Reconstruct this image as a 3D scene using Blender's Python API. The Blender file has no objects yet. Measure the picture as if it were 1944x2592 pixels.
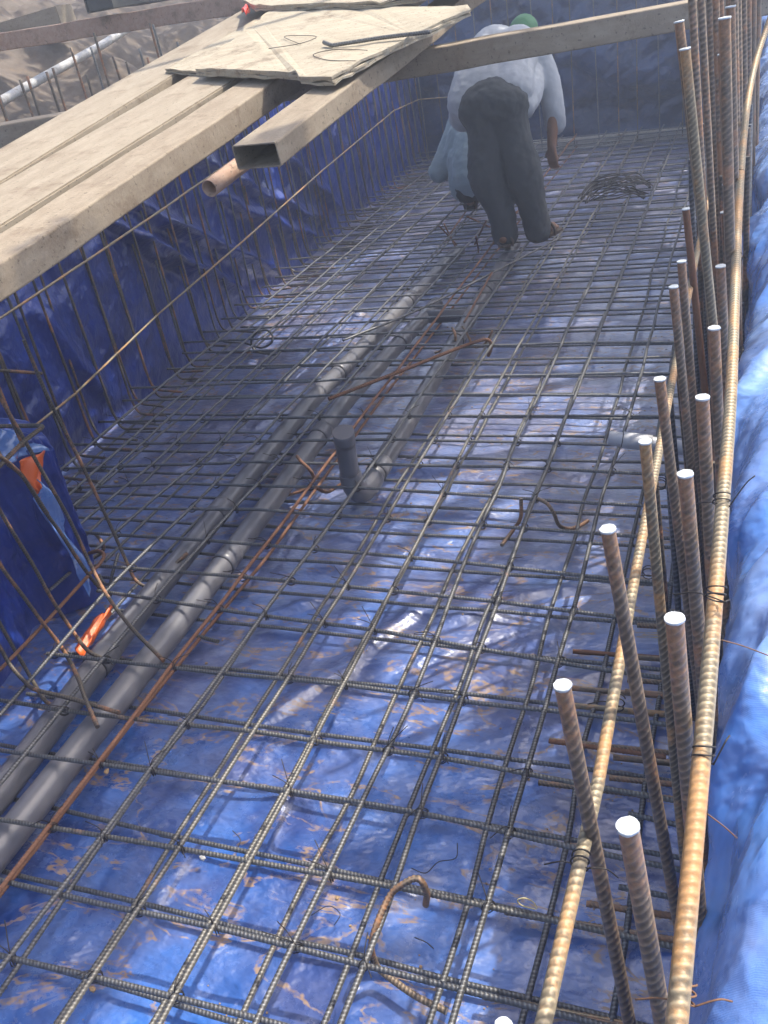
import bpy, math, random
import numpy as np
from mathutils import Vector, Matrix
random.seed(4); rng = np.random.default_rng(7)
S = bpy.context.scene; COL = S.collection
rad = math.radians
# ------------------------------------------------------------------ camera
RC = np.array([[0.93132083, 0.32961298, -0.15490897],
               [0.04286516, -0.52158817, -0.85211992],
               [-0.36166847, 0.78695683, -0.49989485]])      # rows: image right, image down, forward
FPX, CX, CY, CH = 2327.3, 972., 1296., 1.865
cam = bpy.data.cameras.new('camera'); co = bpy.data.objects.new('camera', cam); COL.objects.link(co); S.camera = co
M = Matrix(((RC[0][0], -RC[1][0], -RC[2][0], 0), (RC[0][1], -RC[1][1], -RC[2][1], 0), (RC[0][2], -RC[1][2], -RC[2][2], CH), (0, 0, 0, 1)))
co.matrix_world = M
cam.sensor_fit = 'VERTICAL'; cam.sensor_height = 36; cam.lens = 36 * FPX / 2592; cam.clip_end = 400; cam.clip_start = .02
# ------------------------------------------------------------------ light
SUN_DIR = Vector((.42, .42, 1.0)).normalized()               # towards the sun: ahead and to the right, high
W = bpy.data.worlds.new('World'); S.world = W; W.use_nodes = True
wn = W.node_tree.nodes; bg = wn['Background']; sky = wn.new('ShaderNodeTexSky'); sky.sky_type = 'NISHITA'; sky.sun_disc = False
sky.sun_elevation = math.asin(SUN_DIR.z); sky.sun_rotation = math.atan2(SUN_DIR.x, SUN_DIR.y)
sky.air_density = 1.0; sky.dust_density = 4.5; sky.ozone_density = 2.0
W.node_tree.links.new(sky.outputs[0], bg.inputs[0]); bg.inputs[1].default_value = .15
sl = bpy.data.lights.new('sun', 'SUN'); so = bpy.data.objects.new('sun', sl); COL.objects.link(so)
sl.energy = 2.8; sl.angle = rad(.55); sl.color = (1, .94, .82)
so.rotation_euler = SUN_DIR.to_track_quat('Z', 'Y').to_euler(); so.location = (3, 3, 12)
S.view_settings.view_transform = 'Standard'; S.view_settings.look = 'None'; S.view_settings.gamma = 1
S.view_settings.use_curve_mapping = False; S.view_settings.exposure = 1.42
S.render.engine = 'CYCLES'; S.cycles.max_bounces = 8; S.cycles.use_denoising = True; S.cycles.volume_bounces = 1
# ------------------------------------------------------------------ measuring: a point of the photo on a known plane of the place
C0 = np.array([0, 0, CH])
def U(px, py, pt, n):
    d = RC.T @ np.array([(px - CX) / FPX, (py - CY) / FPX, 1.]); n = np.array(n, float)
    return C0 + d * (((np.array(pt, float) - C0) @ n) / (d @ n))
def PX(px, py, x): return U(px, py, (x, 0, 0), (1, 0, 0))
def PY(px, py, y): return U(px, py, (0, y, 0), (0, 1, 0))
def PZ(px, py, z): return U(px, py, (0, 0, z), (0, 0, 1))
TS = 660 / 1659.; TO = dict(A=(0, 1800), B=(640, 1800), C=(1284, 1800), D=(0, 1050), E=(640, 1050), F=(1284, 1050))
def T(t, x, y): return (TO[t][0] + x * TS, TO[t][1] + y * TS)
def TZ(z, *q): return [PZ(*T(*a), z) for a in q]
# ------------------------------------------------------------------ materials
def mat(name): 
    m = bpy.data.materials.new(name); m.use_nodes = True; return m, m.node_tree.nodes, m.node_tree.links, m.node_tree.nodes['Principled BSDF']
def noise(n, l, sc, det=4, rough=.55, dim='3D', src='Object', vec=None, dist=0):
    t = n.new('ShaderNodeTexNoise'); t.inputs['Scale'].default_value = sc; t.inputs['Detail'].default_value = det; t.inputs['Roughness'].default_value = rough; t.inputs['Distortion'].default_value = dist
    if vec is None:
        tc = n.new('ShaderNodeTexCoord'); vec = tc.outputs[src]
    l.new(vec, t.inputs['Vector']); return t
def ramp(n, l, fac, stops):
    r = n.new('ShaderNodeValToRGB'); e = r.color_ramp.elements
    while len(e) > 1: e.remove(e[-1])
    e[0].position = stops[0][0]; e[0].color = (*stops[0][1], 1) if len(stops[0][1]) == 3 else stops[0][1]
    for p, c in stops[1:]:
        k = e.new(p); k.color = (*c, 1)
    l.new(fac, r.inputs[0]); return r
def g(v): return (v, v, v)
def mix(n, l, fac, a, b, mode='MIX'):
    m = n.new('ShaderNodeMix'); m.data_type = 'RGBA'; m.blend_type = mode
    for s, v in ((m.inputs[0], fac), (m.inputs[6], a), (m.inputs[7], b)):
        if hasattr(v, 'is_linked') or hasattr(v, 'links'): l.new(v, s)
        else: s.default_value = v if isinstance(v, float) else (*v, 1)
    return m.outputs[2]
def mathn(n, l, op, a, b=None, c=None):
    m = n.new('ShaderNodeMath'); m.operation = op
    for i, v in enumerate((a, b, c)):
        if v is None: continue
        if isinstance(v, (int, float)): m.inputs[i].default_value = v
        else: l.new(v, m.inputs[i])
    return m.outputs[0]
def bump(n, l, h, strength, dist, normal=None):
    b = n.new('ShaderNodeBump'); b.inputs['Strength'].default_value = strength; b.inputs['Distance'].default_value = dist
    l.new(h, b.inputs['Height'])
    if normal is not None: l.new(normal, b.inputs['Normal'])
    return b.outputs[0]
def scaled(n, l, s, rot=(0, 0, 0), src='Object'):
    tc = n.new('ShaderNodeTexCoord'); mp = n.new('ShaderNodeMapping'); mp.inputs['Scale'].default_value = s; mp.inputs['Rotation'].default_value = rot
    l.new(tc.outputs[src], mp.inputs['Vector']); return mp.outputs[0]

def tarp_mat(name, base, base2, mud=.5, dust=.3, rough=.36, weave=True, spec=.6, far_dust=False, coat=.3, fine_s=.28):
    m, n, l, b = mat(name)
    n1 = noise(n, l, 2.2, 5, .6); n2 = noise(n, l, 9, 6, .7)
    c = mix(n, l, ramp(n, l, n1.outputs[0], [(.42, g(0)), (.62, g(1))]).outputs[0], base, base2)
    # thin film of dried dust; its pale lilac also paints in soft glare
    d = noise(n, l, 3.3, 8, .68); d2 = noise(n, l, 34, 5, .6)
    df = mathn(n, l, 'MULTIPLY', ramp(n, l, d.outputs[0], [(.38, g(0)), (.72, g(1))]).outputs[0], ramp(n, l, d2.outputs[0], [(.2, g(.45)), (.7, g(1))]).outputs[0])
    df = mathn(n, l, 'MULTIPLY', df, dust)
    if far_dust:      # more dust was walked in towards the far end of the pit
        tc = n.new('ShaderNodeTexCoord'); sx = n.new('ShaderNodeSeparateXYZ'); l.new(tc.outputs['Object'], sx.inputs[0])
        mr = n.new('ShaderNodeMapRange'); mr.inputs[1].default_value = 1.3; mr.inputs[2].default_value = 3.6; mr.inputs[3].default_value = 0; mr.inputs[4].default_value = .50
        l.new(sx.outputs[1], mr.inputs[0]); df = mathn(n, l, 'ADD', df, mathn(n, l, 'MULTIPLY', mr.outputs[0], ramp(n, l, d2.outputs[0], [(.2, g(.5)), (.8, g(1))]).outputs[0]))
    c = mix(n, l, df, c, (.27, .255, .31))
    # mud run and dried in streaks
    w = noise(n, l, 1.0, 5, .6, vec=scaled(n, l, (2.2, 5.5, 3), (0, 0, rad(-24))), dist=.7)
    w2 = noise(n, l, 15, 6, .75)
    ridge = mathn(n, l, 'ABSOLUTE', mathn(n, l, 'SUBTRACT', w.outputs[0], .5))
    mk = ramp(n, l, ridge, [(0, g(1)), (.010, g(.75)), (.019, g(0))]).outputs[0]
    mk = mathn(n, l, 'MULTIPLY', mk, ramp(n, l, w2.outputs[0], [(.43, g(0)), (.55, g(1))]).outputs[0])
    blot = noise(n, l, 4.6, 7, .7); mb = ramp(n, l, blot.outputs[0], [(.70, g(0)), (.76, g(.9))]).outputs[0]
    mk = mathn(n, l, 'MAXIMUM', mk, mathn(n, l, 'MULTIPLY', mb, w2.outputs[0])); mk = mathn(n, l, 'MULTIPLY', mk, mud)
    c = mix(n, l, mk, c, (.27, .165, .08)); l.new(c, b.inputs['Base Color'])
    l.new(mathn(n, l, 'ADD', mathn(n, l, 'MULTIPLY', mk, .4), mathn(n, l, 'ADD', rough, mathn(n, l, 'MULTIPLY', df, .22))), b.inputs['Roughness'])
    b.inputs['Specular IOR Level'].default_value = spec
    b.inputs['Coat Weight'].default_value = coat; b.inputs['Coat Roughness'].default_value = .26; b.inputs['Coat IOR'].default_value = 1.5
    wr = noise(n, l, 3.6, 4, .5, vec=scaled(n, l, (1, 1.5, 1), (0, 0, .5)), dist=.15)
    nm = bump(n, l, wr.outputs[0], 1.0, .075)
    fine = noise(n, l, 34, 4, .6, dist=.1); nm = bump(n, l, fine.outputs[0], fine_s, .006, nm)
    nm = bump(n, l, w2.outputs[0], .15, .01, nm)
    if weave:
        wv = n.new('ShaderNodeTexWave'); wv.bands_direction = 'Y'; wv.inputs['Scale'].default_value = 150; wv.inputs['Distortion'].default_value = .5; wv.inputs['Detail Scale'].default_value = 3
        l.new(scaled(n, l, (1, 1, 1)), wv.inputs['Vector']); nm = bump(n, l, wv.outputs[1], .13, .0012, nm)
    l.new(nm, b.inputs['Normal']); return m
M_floor = tarp_mat('blue tarpaulin floor', (.007, .036, .18), (.022, .12, .43), .95, .34, .25, spec=.9, far_dust=True, coat=1.0)
M_wall = tarp_mat('blue tarpaulin wall', (.004, .020, .16), (.009, .038, .27), .06, .10, .34)  # blue sheet again, shade of the left side darkened into the colour
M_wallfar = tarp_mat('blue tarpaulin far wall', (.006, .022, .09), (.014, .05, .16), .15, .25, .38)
M_bank = tarp_mat('blue tarpaulin bank', (.06, .18, .52), (.16, .32, .68), .04, .5, .24, spec=.9, coat=1.0, fine_s=.12)  # blue sheet again, sun glare lightened into the colour

def orange():
    m, n, l, b = mat('orange tarpaulin underside'); t = noise(n, l, 12, 4)
    l.new(mix(n, l, t.outputs[0], (.62, .09, .015), (.85, .17, .03)), b.inputs['Base Color']); b.inputs['Roughness'].default_value = .42
    l.new(bump(n, l, noise(n, l, 40, 4).outputs[0], .3, .004), b.inputs['Normal']); return m
M_or = orange()

def steel(name, a, c2, rust, rcol=(.15, .075, .04), metal=.55, rough=.5):
    m, n, l, b = mat(name)
    t = noise(n, l, 7, 6, .65); f = noise(n, l, 90, 5, .7)
    c = mix(n, l, ramp(n, l, f.outputs[0], [(.3, g(0)), (.75, g(1))]).outputs[0], a, c2)
    at = n.new('ShaderNodeAttribute'); at.attribute_name = 'rib'
    c = mix(n, l, mathn(n, l, 'MULTIPLY', mathn(n, l, 'SUBTRACT', 1.0, at.outputs['Fac']), .8), c, (.030, .024, .020))   # darker in the grooves between the ribs
    rf = ramp(n, l, mathn(n, l, 'ADD', t.outputs[0], mathn(n, l, 'MULTIPLY', f.outputs[0], .25)), [(.80 - rust * .55, g(0)), (.90 - rust * .5, g(1))]).outputs[0]
    c = mix(n, l, mathn(n, l, 'MULTIPLY', rf, .85), c, mix(n, l, f.outputs[0], rcol, tuple(min(1, v * 2.1) for v in rcol)))
    l.new(c, b.inputs['Base Color']); b.inputs['Roughness'].default_value = rough
    l.new(mathn(n, l, 'MULTIPLY', mathn(n, l, 'SUBTRACT', 1.0, rf), metal), b.inputs['Metallic'])
    l.new(bump(n, l, f.outputs[0], .4, .0015), b.inputs['Normal']); return m
M_steel = steel('grey rebar steel', (.095, .097, .10), (.26, .265, .27), .03)
M_steelw = steel('grey rebar steel with rust tint', (.11, .108, .10), (.29, .28, .255), .12)
M_wallbar = steel('dull brown rebar steel', (.09, .075, .06), (.20, .165, .12), .30, rcol=(.22, .095, .04), metal=.35, rough=.6)
M_dowel = steel('brown grey rebar steel', (.17, .122, .08), (.35, .26, .175), .34, rcol=(.19, .09, .040), metal=.15)
M_rust = steel('rusty rebar steel', (.09, .055, .038), (.17, .10, .065), .75, rcol=(.115, .050, .024), metal=.1, rough=.75)
M_yrust = steel('yellow rusted rebar steel', (.26, .205, .125), (.42, .345, .225), .36, rcol=(.24, .125, .045), metal=.3, rough=.5)
def cutm():
    m, n, l, b = mat('freshly cut steel'); b.inputs['Base Color'].default_value = (.50, .52, .52, 1); b.inputs['Metallic'].default_value = .35; b.inputs['Roughness'].default_value = .42
    l.new(bump(n, l, noise(n, l, 260, 3).outputs[0], .4, .001), b.inputs['Normal']); return m
M_cut = cutm()
def pvc():
    m, n, l, b = mat('grey pvc'); t = noise(n, l, 3, 6, .6)
    l.new(mix(n, l, ramp(n, l, t.outputs[0], [(.4, g(0)), (.75, g(.8))]).outputs[0], (.105, .105, .122), (.18, .17, .17)), b.inputs['Base Color'])
    b.inputs['Roughness'].default_value = .33; l.new(bump(n, l, t.outputs[0], .1, .01), b.inputs['Normal']); return m
M_pvc = pvc()
def dusty(name, a, c2, c3, sc=2.0, rough=.8, bscale=70, aniso=(1, 1, 1)):
    m, n, l, b = mat(name); v = scaled(n, l, aniso)
    t = noise(n, l, sc, 7, .65, vec=v); f = noise(n, l, sc * 14, 6, .7, vec=v); q = noise(n, l, 5.2, 9, .75)
    c = mix(n, l, ramp(n, l, t.outputs[0], [(.3, g(0)), (.7, g(1))]).outputs[0], a, c2)
    c = mix(n, l, ramp(n, l, f.outputs[0], [(.40, g(0)), (.72, g(.7))]).outputs[0], c, c3)
    c = mix(n, l, ramp(n, l, q.outputs[0], [(.54, g(0)), (.64, g(.8))]).outputs[0], c, (.15, .105, .065))
    c = mix(n, l, ramp(n, l, noise(n, l, 75, 4, .65).outputs[0], [(.61, g(0)), (.66, g(.8))]).outputs[0], c, (.09, .065, .04))
    l.new(c, b.inputs['Base Color']); b.inputs['Roughness'].default_value = rough
    l.new(bump(n, l, noise(n, l, bscale, 5, .7).outputs[0], .5, .004), b.inputs['Normal']); return m
M_beam = dusty('dust covered steel section', (.175, .132, .088), (.255, .20, .14), (.33, .275, .20), 1.6, aniso=(1, .35, 1))
M_board = dusty('dust covered scaffold board', (.195, .152, .105), (.275, .225, .16), (.35, .295, .22), 1.2, aniso=(1, .3, 1))
M_ply = dusty('weathered plywood', (.25, .205, .14), (.34, .29, .21), (.42, .37, .28), 1.4, aniso=(.5, 1.4, 1))
M_rtube = dusty('rusty dusty tube', (.30, .17, .11), (.40, .25, .17), (.45, .33, .24), 2.5)
M_earth = dusty('excavated earth', (.065, .048, .037), (.12, .093, .072), (.17, .145, .12), .9, .95, 12)
M_rubble = dusty('grey rubble', (.20, .17, .14), (.36, .32, .28), (.46, .43, .39), 1.2, .95, 14)
M_conc = dusty('dirty concrete', (.33, .29, .25), (.42, .38, .34), (.48, .44, .4), 1.5, .9)
M_white = dusty('white plastic pipe', (.38, .38, .38), (.48, .48, .47), (.36, .33, .29), 3, .5)
def plain(name, c, r=.7, metal=0.0, bs=60, bst=.3):
    m, n, l, b = mat(name); t = noise(n, l, 8, 5)
    l.new(mix(n, l, t.outputs[0], tuple(v * .75 for v in c), tuple(min(1, v * 1.25) for v in c)), b.inputs['Base Color']); b.inputs['Roughness'].default_value = r; b.inputs['Metallic'].default_value = metal
    l.new(bump(n, l, noise(n, l, bs, 4).outputs[0], bst, .006), b.inputs['Normal']); return m
M_dark = plain('dark box section', (.05, .05, .045), .6)
M_wire = plain('black annealed wire', (.035, .03, .027), .55, .5)
M_wire2 = plain('rusty wire', (.16, .08, .04), .7, .2)
M_pvc_lit = plain('sunlit grey pvc', (.40, .40, .42), .35)  # grey pvc with sunlight painted in as a lighter colour
M_straw = plain('yellow string', (.55, .45, .2), .8)
M_skin = plain('brown skin', (.24, .115, .065), .5)
M_trous = plain('charcoal trouser cloth', (.055, .06, .065), .9, bs=25, bst=.5)
M_shirt = plain('pale grey shirt cloth', (.42, .43, .45), .85, bs=14, bst=.6)
M_shirt2 = plain('light blue grey shirt cloth', (.27, .33, .35), .85, bs=14, bst=.6)
M_black = plain('black cloth', (.02, .02, .022), .9)
M_sandal = plain('brown sandal rubber', (.10, .065, .045), .7)
M_cap = plain('green cap cloth', (.07, .20, .09), .8)
M_hair = plain('black hair', (.012, .01, .01), .6)
M_red = plain('red plastic', (.75, .05, .03), .4)
M_mud = plain('clay crumbs', (.30, .20, .11), .95)
M_leaf = plain('green leaves', (.05, .10, .025), .6); M_bark = plain('bark', (.12, .09, .06), .9)
# ------------------------------------------------------------------ object helpers
def tag(o, label=None, cat=None, group=None, kind=None):
    if label: o['label'] = label
    if cat: o['category'] = cat
    if group: o['group'] = group
    if kind: o['kind'] = kind
    return o
def link(name, me, parent=None, loc=None):
    o = bpy.data.objects.new(name, me); COL.objects.link(o)
    if loc is not None: o.location = loc
    if parent is not None: o.parent = parent
    return o
def empty(name, loc=(0, 0, 0), rot=(0, 0, 0)):
    o = bpy.data.objects.new(name, None); COL.objects.link(o); o.location = loc; o.rotation_euler = rot; o.empty_display_size = .1; return o
def mesh(name, V, F, mats, smooth=True, midx=None):
    me = bpy.data.meshes.new(name); V = np.asarray(V, np.float32)
    if isinstance(F, np.ndarray):
        k = F.shape[1]; me.vertices.add(len(V)); me.vertices.foreach_set('co', V.ravel()); me.loops.add(F.size); me.loops.foreach_set('vertex_index', F.ravel().astype(np.int32))
        me.polygons.add(len(F)); me.polygons.foreach_set('loop_start', np.arange(0, F.size, k, dtype=np.int32)); me.update(calc_edges=True)
    else: me.from_pydata([tuple(map(float, v)) for v in V], [], F)
    for m in (mats if isinstance(mats, (list, tuple)) else [mats]): me.materials.append(m)
    if midx is not None: me.polygons.foreach_set('material_index', np.asarray(midx, np.int32))
    me.polygons.foreach_set('use_smooth', np.full(len(me.polygons), smooth)); me.update(); return me
def dense(pts, ds, ds2=None, cut=None):
    pts = np.array(pts, float); out = []
    for a, b in zip(pts[:-1], pts[1:]):
        L = np.linalg.norm(b - a)
        d = ds if (cut is None or cut((a + b) / 2)) else ds2
        k = max(1, int(round(L / d))); out.append(a + (b - a) * (np.arange(k) / k)[:, None])
    out.append(pts[-1:]); return np.concatenate(out)
def smoothpath(pts, n=10):
    P = [np.array(p, float) for p in pts]; P = [2 * P[0] - P[1]] + P + [2 * P[-1] - P[-2]]; out = []
    for i in range(1, len(P) - 2):
        for k in range(n):
            t = k / n; a, b, c, d = P[i - 1:i + 3]
            out.append(.5 * ((2 * b) + (-a + c) * t + (2 * a - 5 * b + 4 * c - d) * t * t + (-a + 3 * b - 3 * c + d) * t ** 3))
    out.append(P[-2]); return np.array(out)
def fillet(pts, r, n=7):
    P = [np.array(p, float) for p in pts]; out = [P[0]]
    for a, b, c in zip(P[:-2], P[1:-1], P[2:]):
        u = (a - b); v = (c - b); q = min(r, .45 * np.linalg.norm(u), .45 * np.linalg.norm(v)); u /= np.linalg.norm(u); v /= np.linalg.norm(v)
        s, e = b + u * q, b + v * q
        for k in range(n + 1):
            t = k / n; out.append((1 - t) ** 2 * s + 2 * t * (1 - t) * b + t * t * e)
    out.append(P[-1]); return np.array(out)
def tube(path, r, sides=10, rib=None, close=True, tw=0.):
    """sweep; rib = (pitch, height, slant) gives a deformed bar"""
    P = np.array(path, float); n = len(P)
    t = np.gradient(P, axis=0); t /= np.linalg.norm(t, axis=1)[:, None] + 1e-12
    ref = np.array([0, 0, 1.]) if abs(t[0][2]) < .8 else np.array([0, 1., 0])
    N = np.zeros_like(P); u = np.cross(t[0], ref); u /= np.linalg.norm(u); N[0] = u
    for i in range(1, n):
        u = N[i - 1] - t[i] * (N[i - 1] @ t[i]); N[i] = u / (np.linalg.norm(u) + 1e-12)
    B = np.cross(t, N); s = np.concatenate([[0], np.cumsum(np.linalg.norm(np.diff(P, axis=0), axis=1))])
    th = np.arange(sides) * 2 * math.pi / sides + tw
    R = np.full((n, sides), r) if np.isscalar(r) else np.repeat(np.array(r)[:, None], sides, 1)
    att = np.ones((n, sides))
    if rib:
        pitch, h, sl = rib[:3]; pw = rib[3] if len(rib) > 3 else 2.2
        w = .5 + .5 * np.cos(2 * math.pi * (s[:, None] / pitch + sl * np.cos(th)[None, :] * np.sign(np.sin(th) + .01)))
        w = w ** pw; side = np.clip(np.abs(np.sin(th)) * 1.6, 0, 1)[None, :]; lr = (np.abs(np.sin(th)) < .12)[None, :] * 1.
        k = np.maximum(w * side, lr); R = R * .95 + h * k; att = .15 + .85 * k
    V = P[:, None, :] + R[:, :, None] * (np.cos(th)[None, :, None] * N[:, None, :] + np.sin(th)[None, :, None] * B[:, None, :])
    V = V.reshape(-1, 3); i = np.arange(n - 1)[:, None] * sides; j = np.arange(sides)[None, :]; j2 = (j + 1) % sides
    F = np.stack([i + j, i + j2, i + sides + j2, i + sides + j], -1).reshape(-1, 4)
    if close:
        V = np.concatenate([V, P[:1], P[-1:]]); k0 = len(V) - 2; k1 = len(V) - 1; e = (n - 1) * sides
        a = np.arange(sides); b2 = (a + 1) % sides
        F = np.concatenate([F, np.stack([b2, a, np.full(sides, k0), np.full(sides, k0)], -1), np.stack([e + a, e + b2, np.full(sides, k1), np.full(sides, k1)], -1)])
        att = np.concatenate([att.ravel(), [1, 1]])
    return V, F, np.asarray(att).ravel()
def tube_mesh(name, path, r, m, sides=10, rib=None, **k):
    V, F, a = tube(path, r, sides, rib, **k)
    # degenerate quads of the caps become triangles
    if len(F) and (F[:, 2] == F[:, 3]).any():
        q = F[F[:, 2] != F[:, 3]]; tr = F[F[:, 2] == F[:, 3]][:, :3]
        me = bpy.data.meshes.new(name); me.vertices.add(len(V)); me.vertices.foreach_set('co', V.astype(np.float32).ravel())
        me.loops.add(q.size + tr.size); me.loops.foreach_set('vertex_index', np.concatenate([q.ravel(), tr.ravel()]).astype(np.int32))
        me.polygons.add(len(q) + len(tr)); me.polygons.foreach_set('loop_start', np.concatenate([np.arange(len(q)) * 4, q.size + np.arange(len(tr)) * 3]).astype(np.int32)); me.update(calc_edges=True)
        me.materials.append(m); me.polygons.foreach_set('use_smooth', np.concatenate([np.ones(len(q), bool), np.zeros(len(tr), bool)])); me.update()
    else: me = mesh(name, V, F, m)
    at = me.attributes.new('rib', 'FLOAT', 'POINT'); at.data.foreach_set('value', a.astype(np.float32)); return me
def bar(name, pts, r, m, label, group, lod=2, pitch=.0095, h=None, cat='rebar', wob=.004, parent=None):
    """one reinforcing bar; lod 2 = ribs modelled everywhere, 1 = ribs within 3.4 m, 0 = plain far bar"""
    P = np.array(pts, float); h = r * .20 if h is None else h
    L = np.linalg.norm(np.diff(P, axis=0), axis=1).sum()
    if wob and L > .5:
        P = dense(P, .25); k = np.arange(len(P)); P[1:-1] += rng.normal(0, wob, (len(P) - 2, 3)) * np.array([.8, .8, .35]); P = smoothpath(P, 6)
    else: P = dense(P, .03)
    near = lambda q: np.linalg.norm(q - C0) < 3.6
    if lod == 2: P = dense(P, pitch / 7 if r > .0075 else pitch / 5); rib = (pitch, h, .22, 4.5 if r > .0075 else 2.2); sd = 20 if r > .0075 else 12
    elif lod == 1: P = dense(P, pitch / 5, .06, near); rib = (pitch, h, .22); sd = 10
    else: P = dense(P, .12); rib = None; sd = 7
    o = link(name, tube_mesh(name, P, r, m, sd, rib), parent)
    if lod == 1:   # beyond the modelled ribs the sampling would alias: keep those rings round
        me = o.data; a = np.zeros(len(me.vertices), np.float32); me.attributes['rib'].data.foreach_get('value', a); co_ = np.zeros(len(me.vertices) * 3, np.float32); me.vertices.foreach_get('co', co_)
        far = np.linalg.norm(co_.reshape(-1, 3) - C0, axis=1) >= 3.6; a[far] = .6; me.attributes['rib'].data.foreach_set('value', a)
    if parent is None: tag(o, label, cat, group)
    return o
def box_bm(lo, hi, bev=.004):
    import bmesh
    bm = bmesh.new(); bmesh.ops.create_cube(bm, size=1); lo = Vector(lo); hi = Vector(hi)
    for v in bm.verts: v.co = Vector(((lo + hi) / 2)[i] + v.co[i] * (hi - lo)[i] for i in range(3))
    if bev: bmesh.ops.bevel(bm, geom=bm.edges[:], offset=bev, segments=2, affect='EDGES')
    return bm
def bm_obj(name, bm, m, parent=None, smooth=False):
    me = bpy.data.meshes.new(name); bm.to_mesh(me); bm.free(); me.materials.append(m)
    me.polygons.foreach_set('use_smooth', np.full(len(me.polygons), smooth)); return link(name, me, parent)
def nth(k):
    o = ['first', 'second', 'third', 'fourth', 'fifth', 'sixth', 'seventh', 'eighth', 'ninth', 'tenth', 'eleventh', 'twelfth', 'thirteenth', 'fourteenth', 'fifteenth', 'sixteenth', 'seventeenth', 'eighteenth', 'nineteenth']
    if k <= 19: return o[k - 1]
    t, u = divmod(k, 10); return ['twentieth', 'thirtieth', 'fortieth'][t - 2] if u == 0 else ['twenty', 'thirty', 'forty'][t - 2] + '-' + o[u - 1]
# value noise ---------------------------------------------------------
_lat = rng.random((256, 256))
def vn(x, y):
    xi = np.floor(x).astype(int); yi = np.floor(y).astype(int); fx = x - xi; fy = y - yi; fx = fx * fx * (3 - 2 * fx); fy = fy * fy * (3 - 2 * fy)
    a = _lat[xi % 256, yi % 256]; b = _lat[(xi + 1) % 256, yi % 256]; c = _lat[xi % 256, (yi + 1) % 256]; d = _lat[(xi + 1) % 256, (yi + 1) % 256]
    return (a * (1 - fx) + b * fx) * (1 - fy) + (c * (1 - fx) + d * fx) * fy
def fbm(x, y, o=4, ridged=False):
    s = 0; a = 1; t = 0
    for i in range(o):
        v = vn(x * 2 ** i + 17.3 * i, y * 2 ** i + 5.1 * i)
        if ridged: v = 1 - np.abs(2 * v - 1)
        s = s + a * v; t += a; a *= .5
    return s / t
def folds(X, Y, lst):
    """soft creases: each (p, q, width, height)"""
    Z = np.zeros_like(X)
    for p, q, w, h in lst:
        p = np.array(p[:2]); q = np.array(q[:2]); d = q - p; L = np.linalg.norm(d); d /= L; nrm = np.array([-d[1], d[0]])
        s = (X - p[0]) * d[0] + (Y - p[1]) * d[1]; e = (X - p[0]) * nrm[0] + (Y - p[1]) * nrm[1] + .02 * np.sin(s * 9 + w * 50)
        fade = np.clip(np.minimum(s, L - s) / .12 + .5, 0, 1)
        prof = np.where(e > 0, np.exp(-(e / w) ** 2), np.exp(-(e / (w * .32)) ** 2))
        Z += h * prof * fade
    return Z
def grid_mesh(name, nu, nv, fn, m, loop=False):
    u, v = np.meshgrid(np.linspace(0, 1, nu), np.linspace(0, 1, nv), indexing='ij'); V = fn(u, v).reshape(-1, 3)
    i = np.arange(nu - 1)[:, None] * nv; j = np.arange(nv - 1)[None, :]
    F = np.stack([i + j, i + nv + j, i + nv + j + 1, i + j + 1], -1).reshape(-1, 4); return mesh(name, V, F, m)
# ================================================================== SETTING
def ground_fn(u, v):
    X = -60 + 120 * u; Y = -40 + 120 * v; return np.stack([X, Y, -.35 + 0 * X + .06 * fbm(X, Y)], -1)
tag(link('ground', grid_mesh('ground', 60, 60, ground_fn, M_earth)), kind='structure')
def left_x(y): return -3.17 - (y - 3.4) * .045
def bank_fn(u, v):      # spoil bank rising to the left of the pit
    s = u ** 1.5; Y = -4 + 26 * v; X0 = np.where(Y < 2.3, -3.25, left_x(Y) - .12); X = X0 - 16 * s
    d = X0 - X; Z = 1.22 + .50 * np.clip(d - .5, 0, 3.2) + .12 * np.clip(d - 3.7, 0, 20)
    r = fbm(X * 1.7, Y * 1.7, 5) - .5; r2 = fbm(X * 6, Y * 6, 4, True) - .5
    k = np.clip(d / 1.2, .05, 1); Z = Z + k * (.45 * r + .10 * r2 * np.clip(d - 1, 0, 1))
    Z = np.where(u == 0, -.4, Z); return np.stack([X, Y, Z], -1)
tag(link('earth_bank', grid_mesh('earth_bank', 220, 340, bank_fn, [M_earth])), kind='structure')
def rbank_fn(u, v):
    X = .10 + 12 * u ** 1.5; Y = -4 + 26 * v; Z = 1.05 + .08 * fbm(X * 2, Y * 2) + 0 * X; Z = np.where(u == 0, -.4, Z); return np.stack([X, Y, Z], -1)
tag(link('right_bank_ground', grid_mesh('right_bank_ground', 60, 90, rbank_fn, M_earth)), kind='structure')
def fbank_fn(u, v):
    X = -12 + 24 * v; Y = 10.62 + 18 * u ** 1.5; Z = 1.55 + .10 * np.clip(Y - 11, 0, 9) + .2 * fbm(X * 1.5, Y * 1.5); Z = np.where(u == 0, -.4, Z); return np.stack([X, Y, Z], -1)
tag(link('far_bank_ground', grid_mesh('far_bank_ground', 60, 90, fbank_fn, M_earth)), kind='structure')
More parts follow.
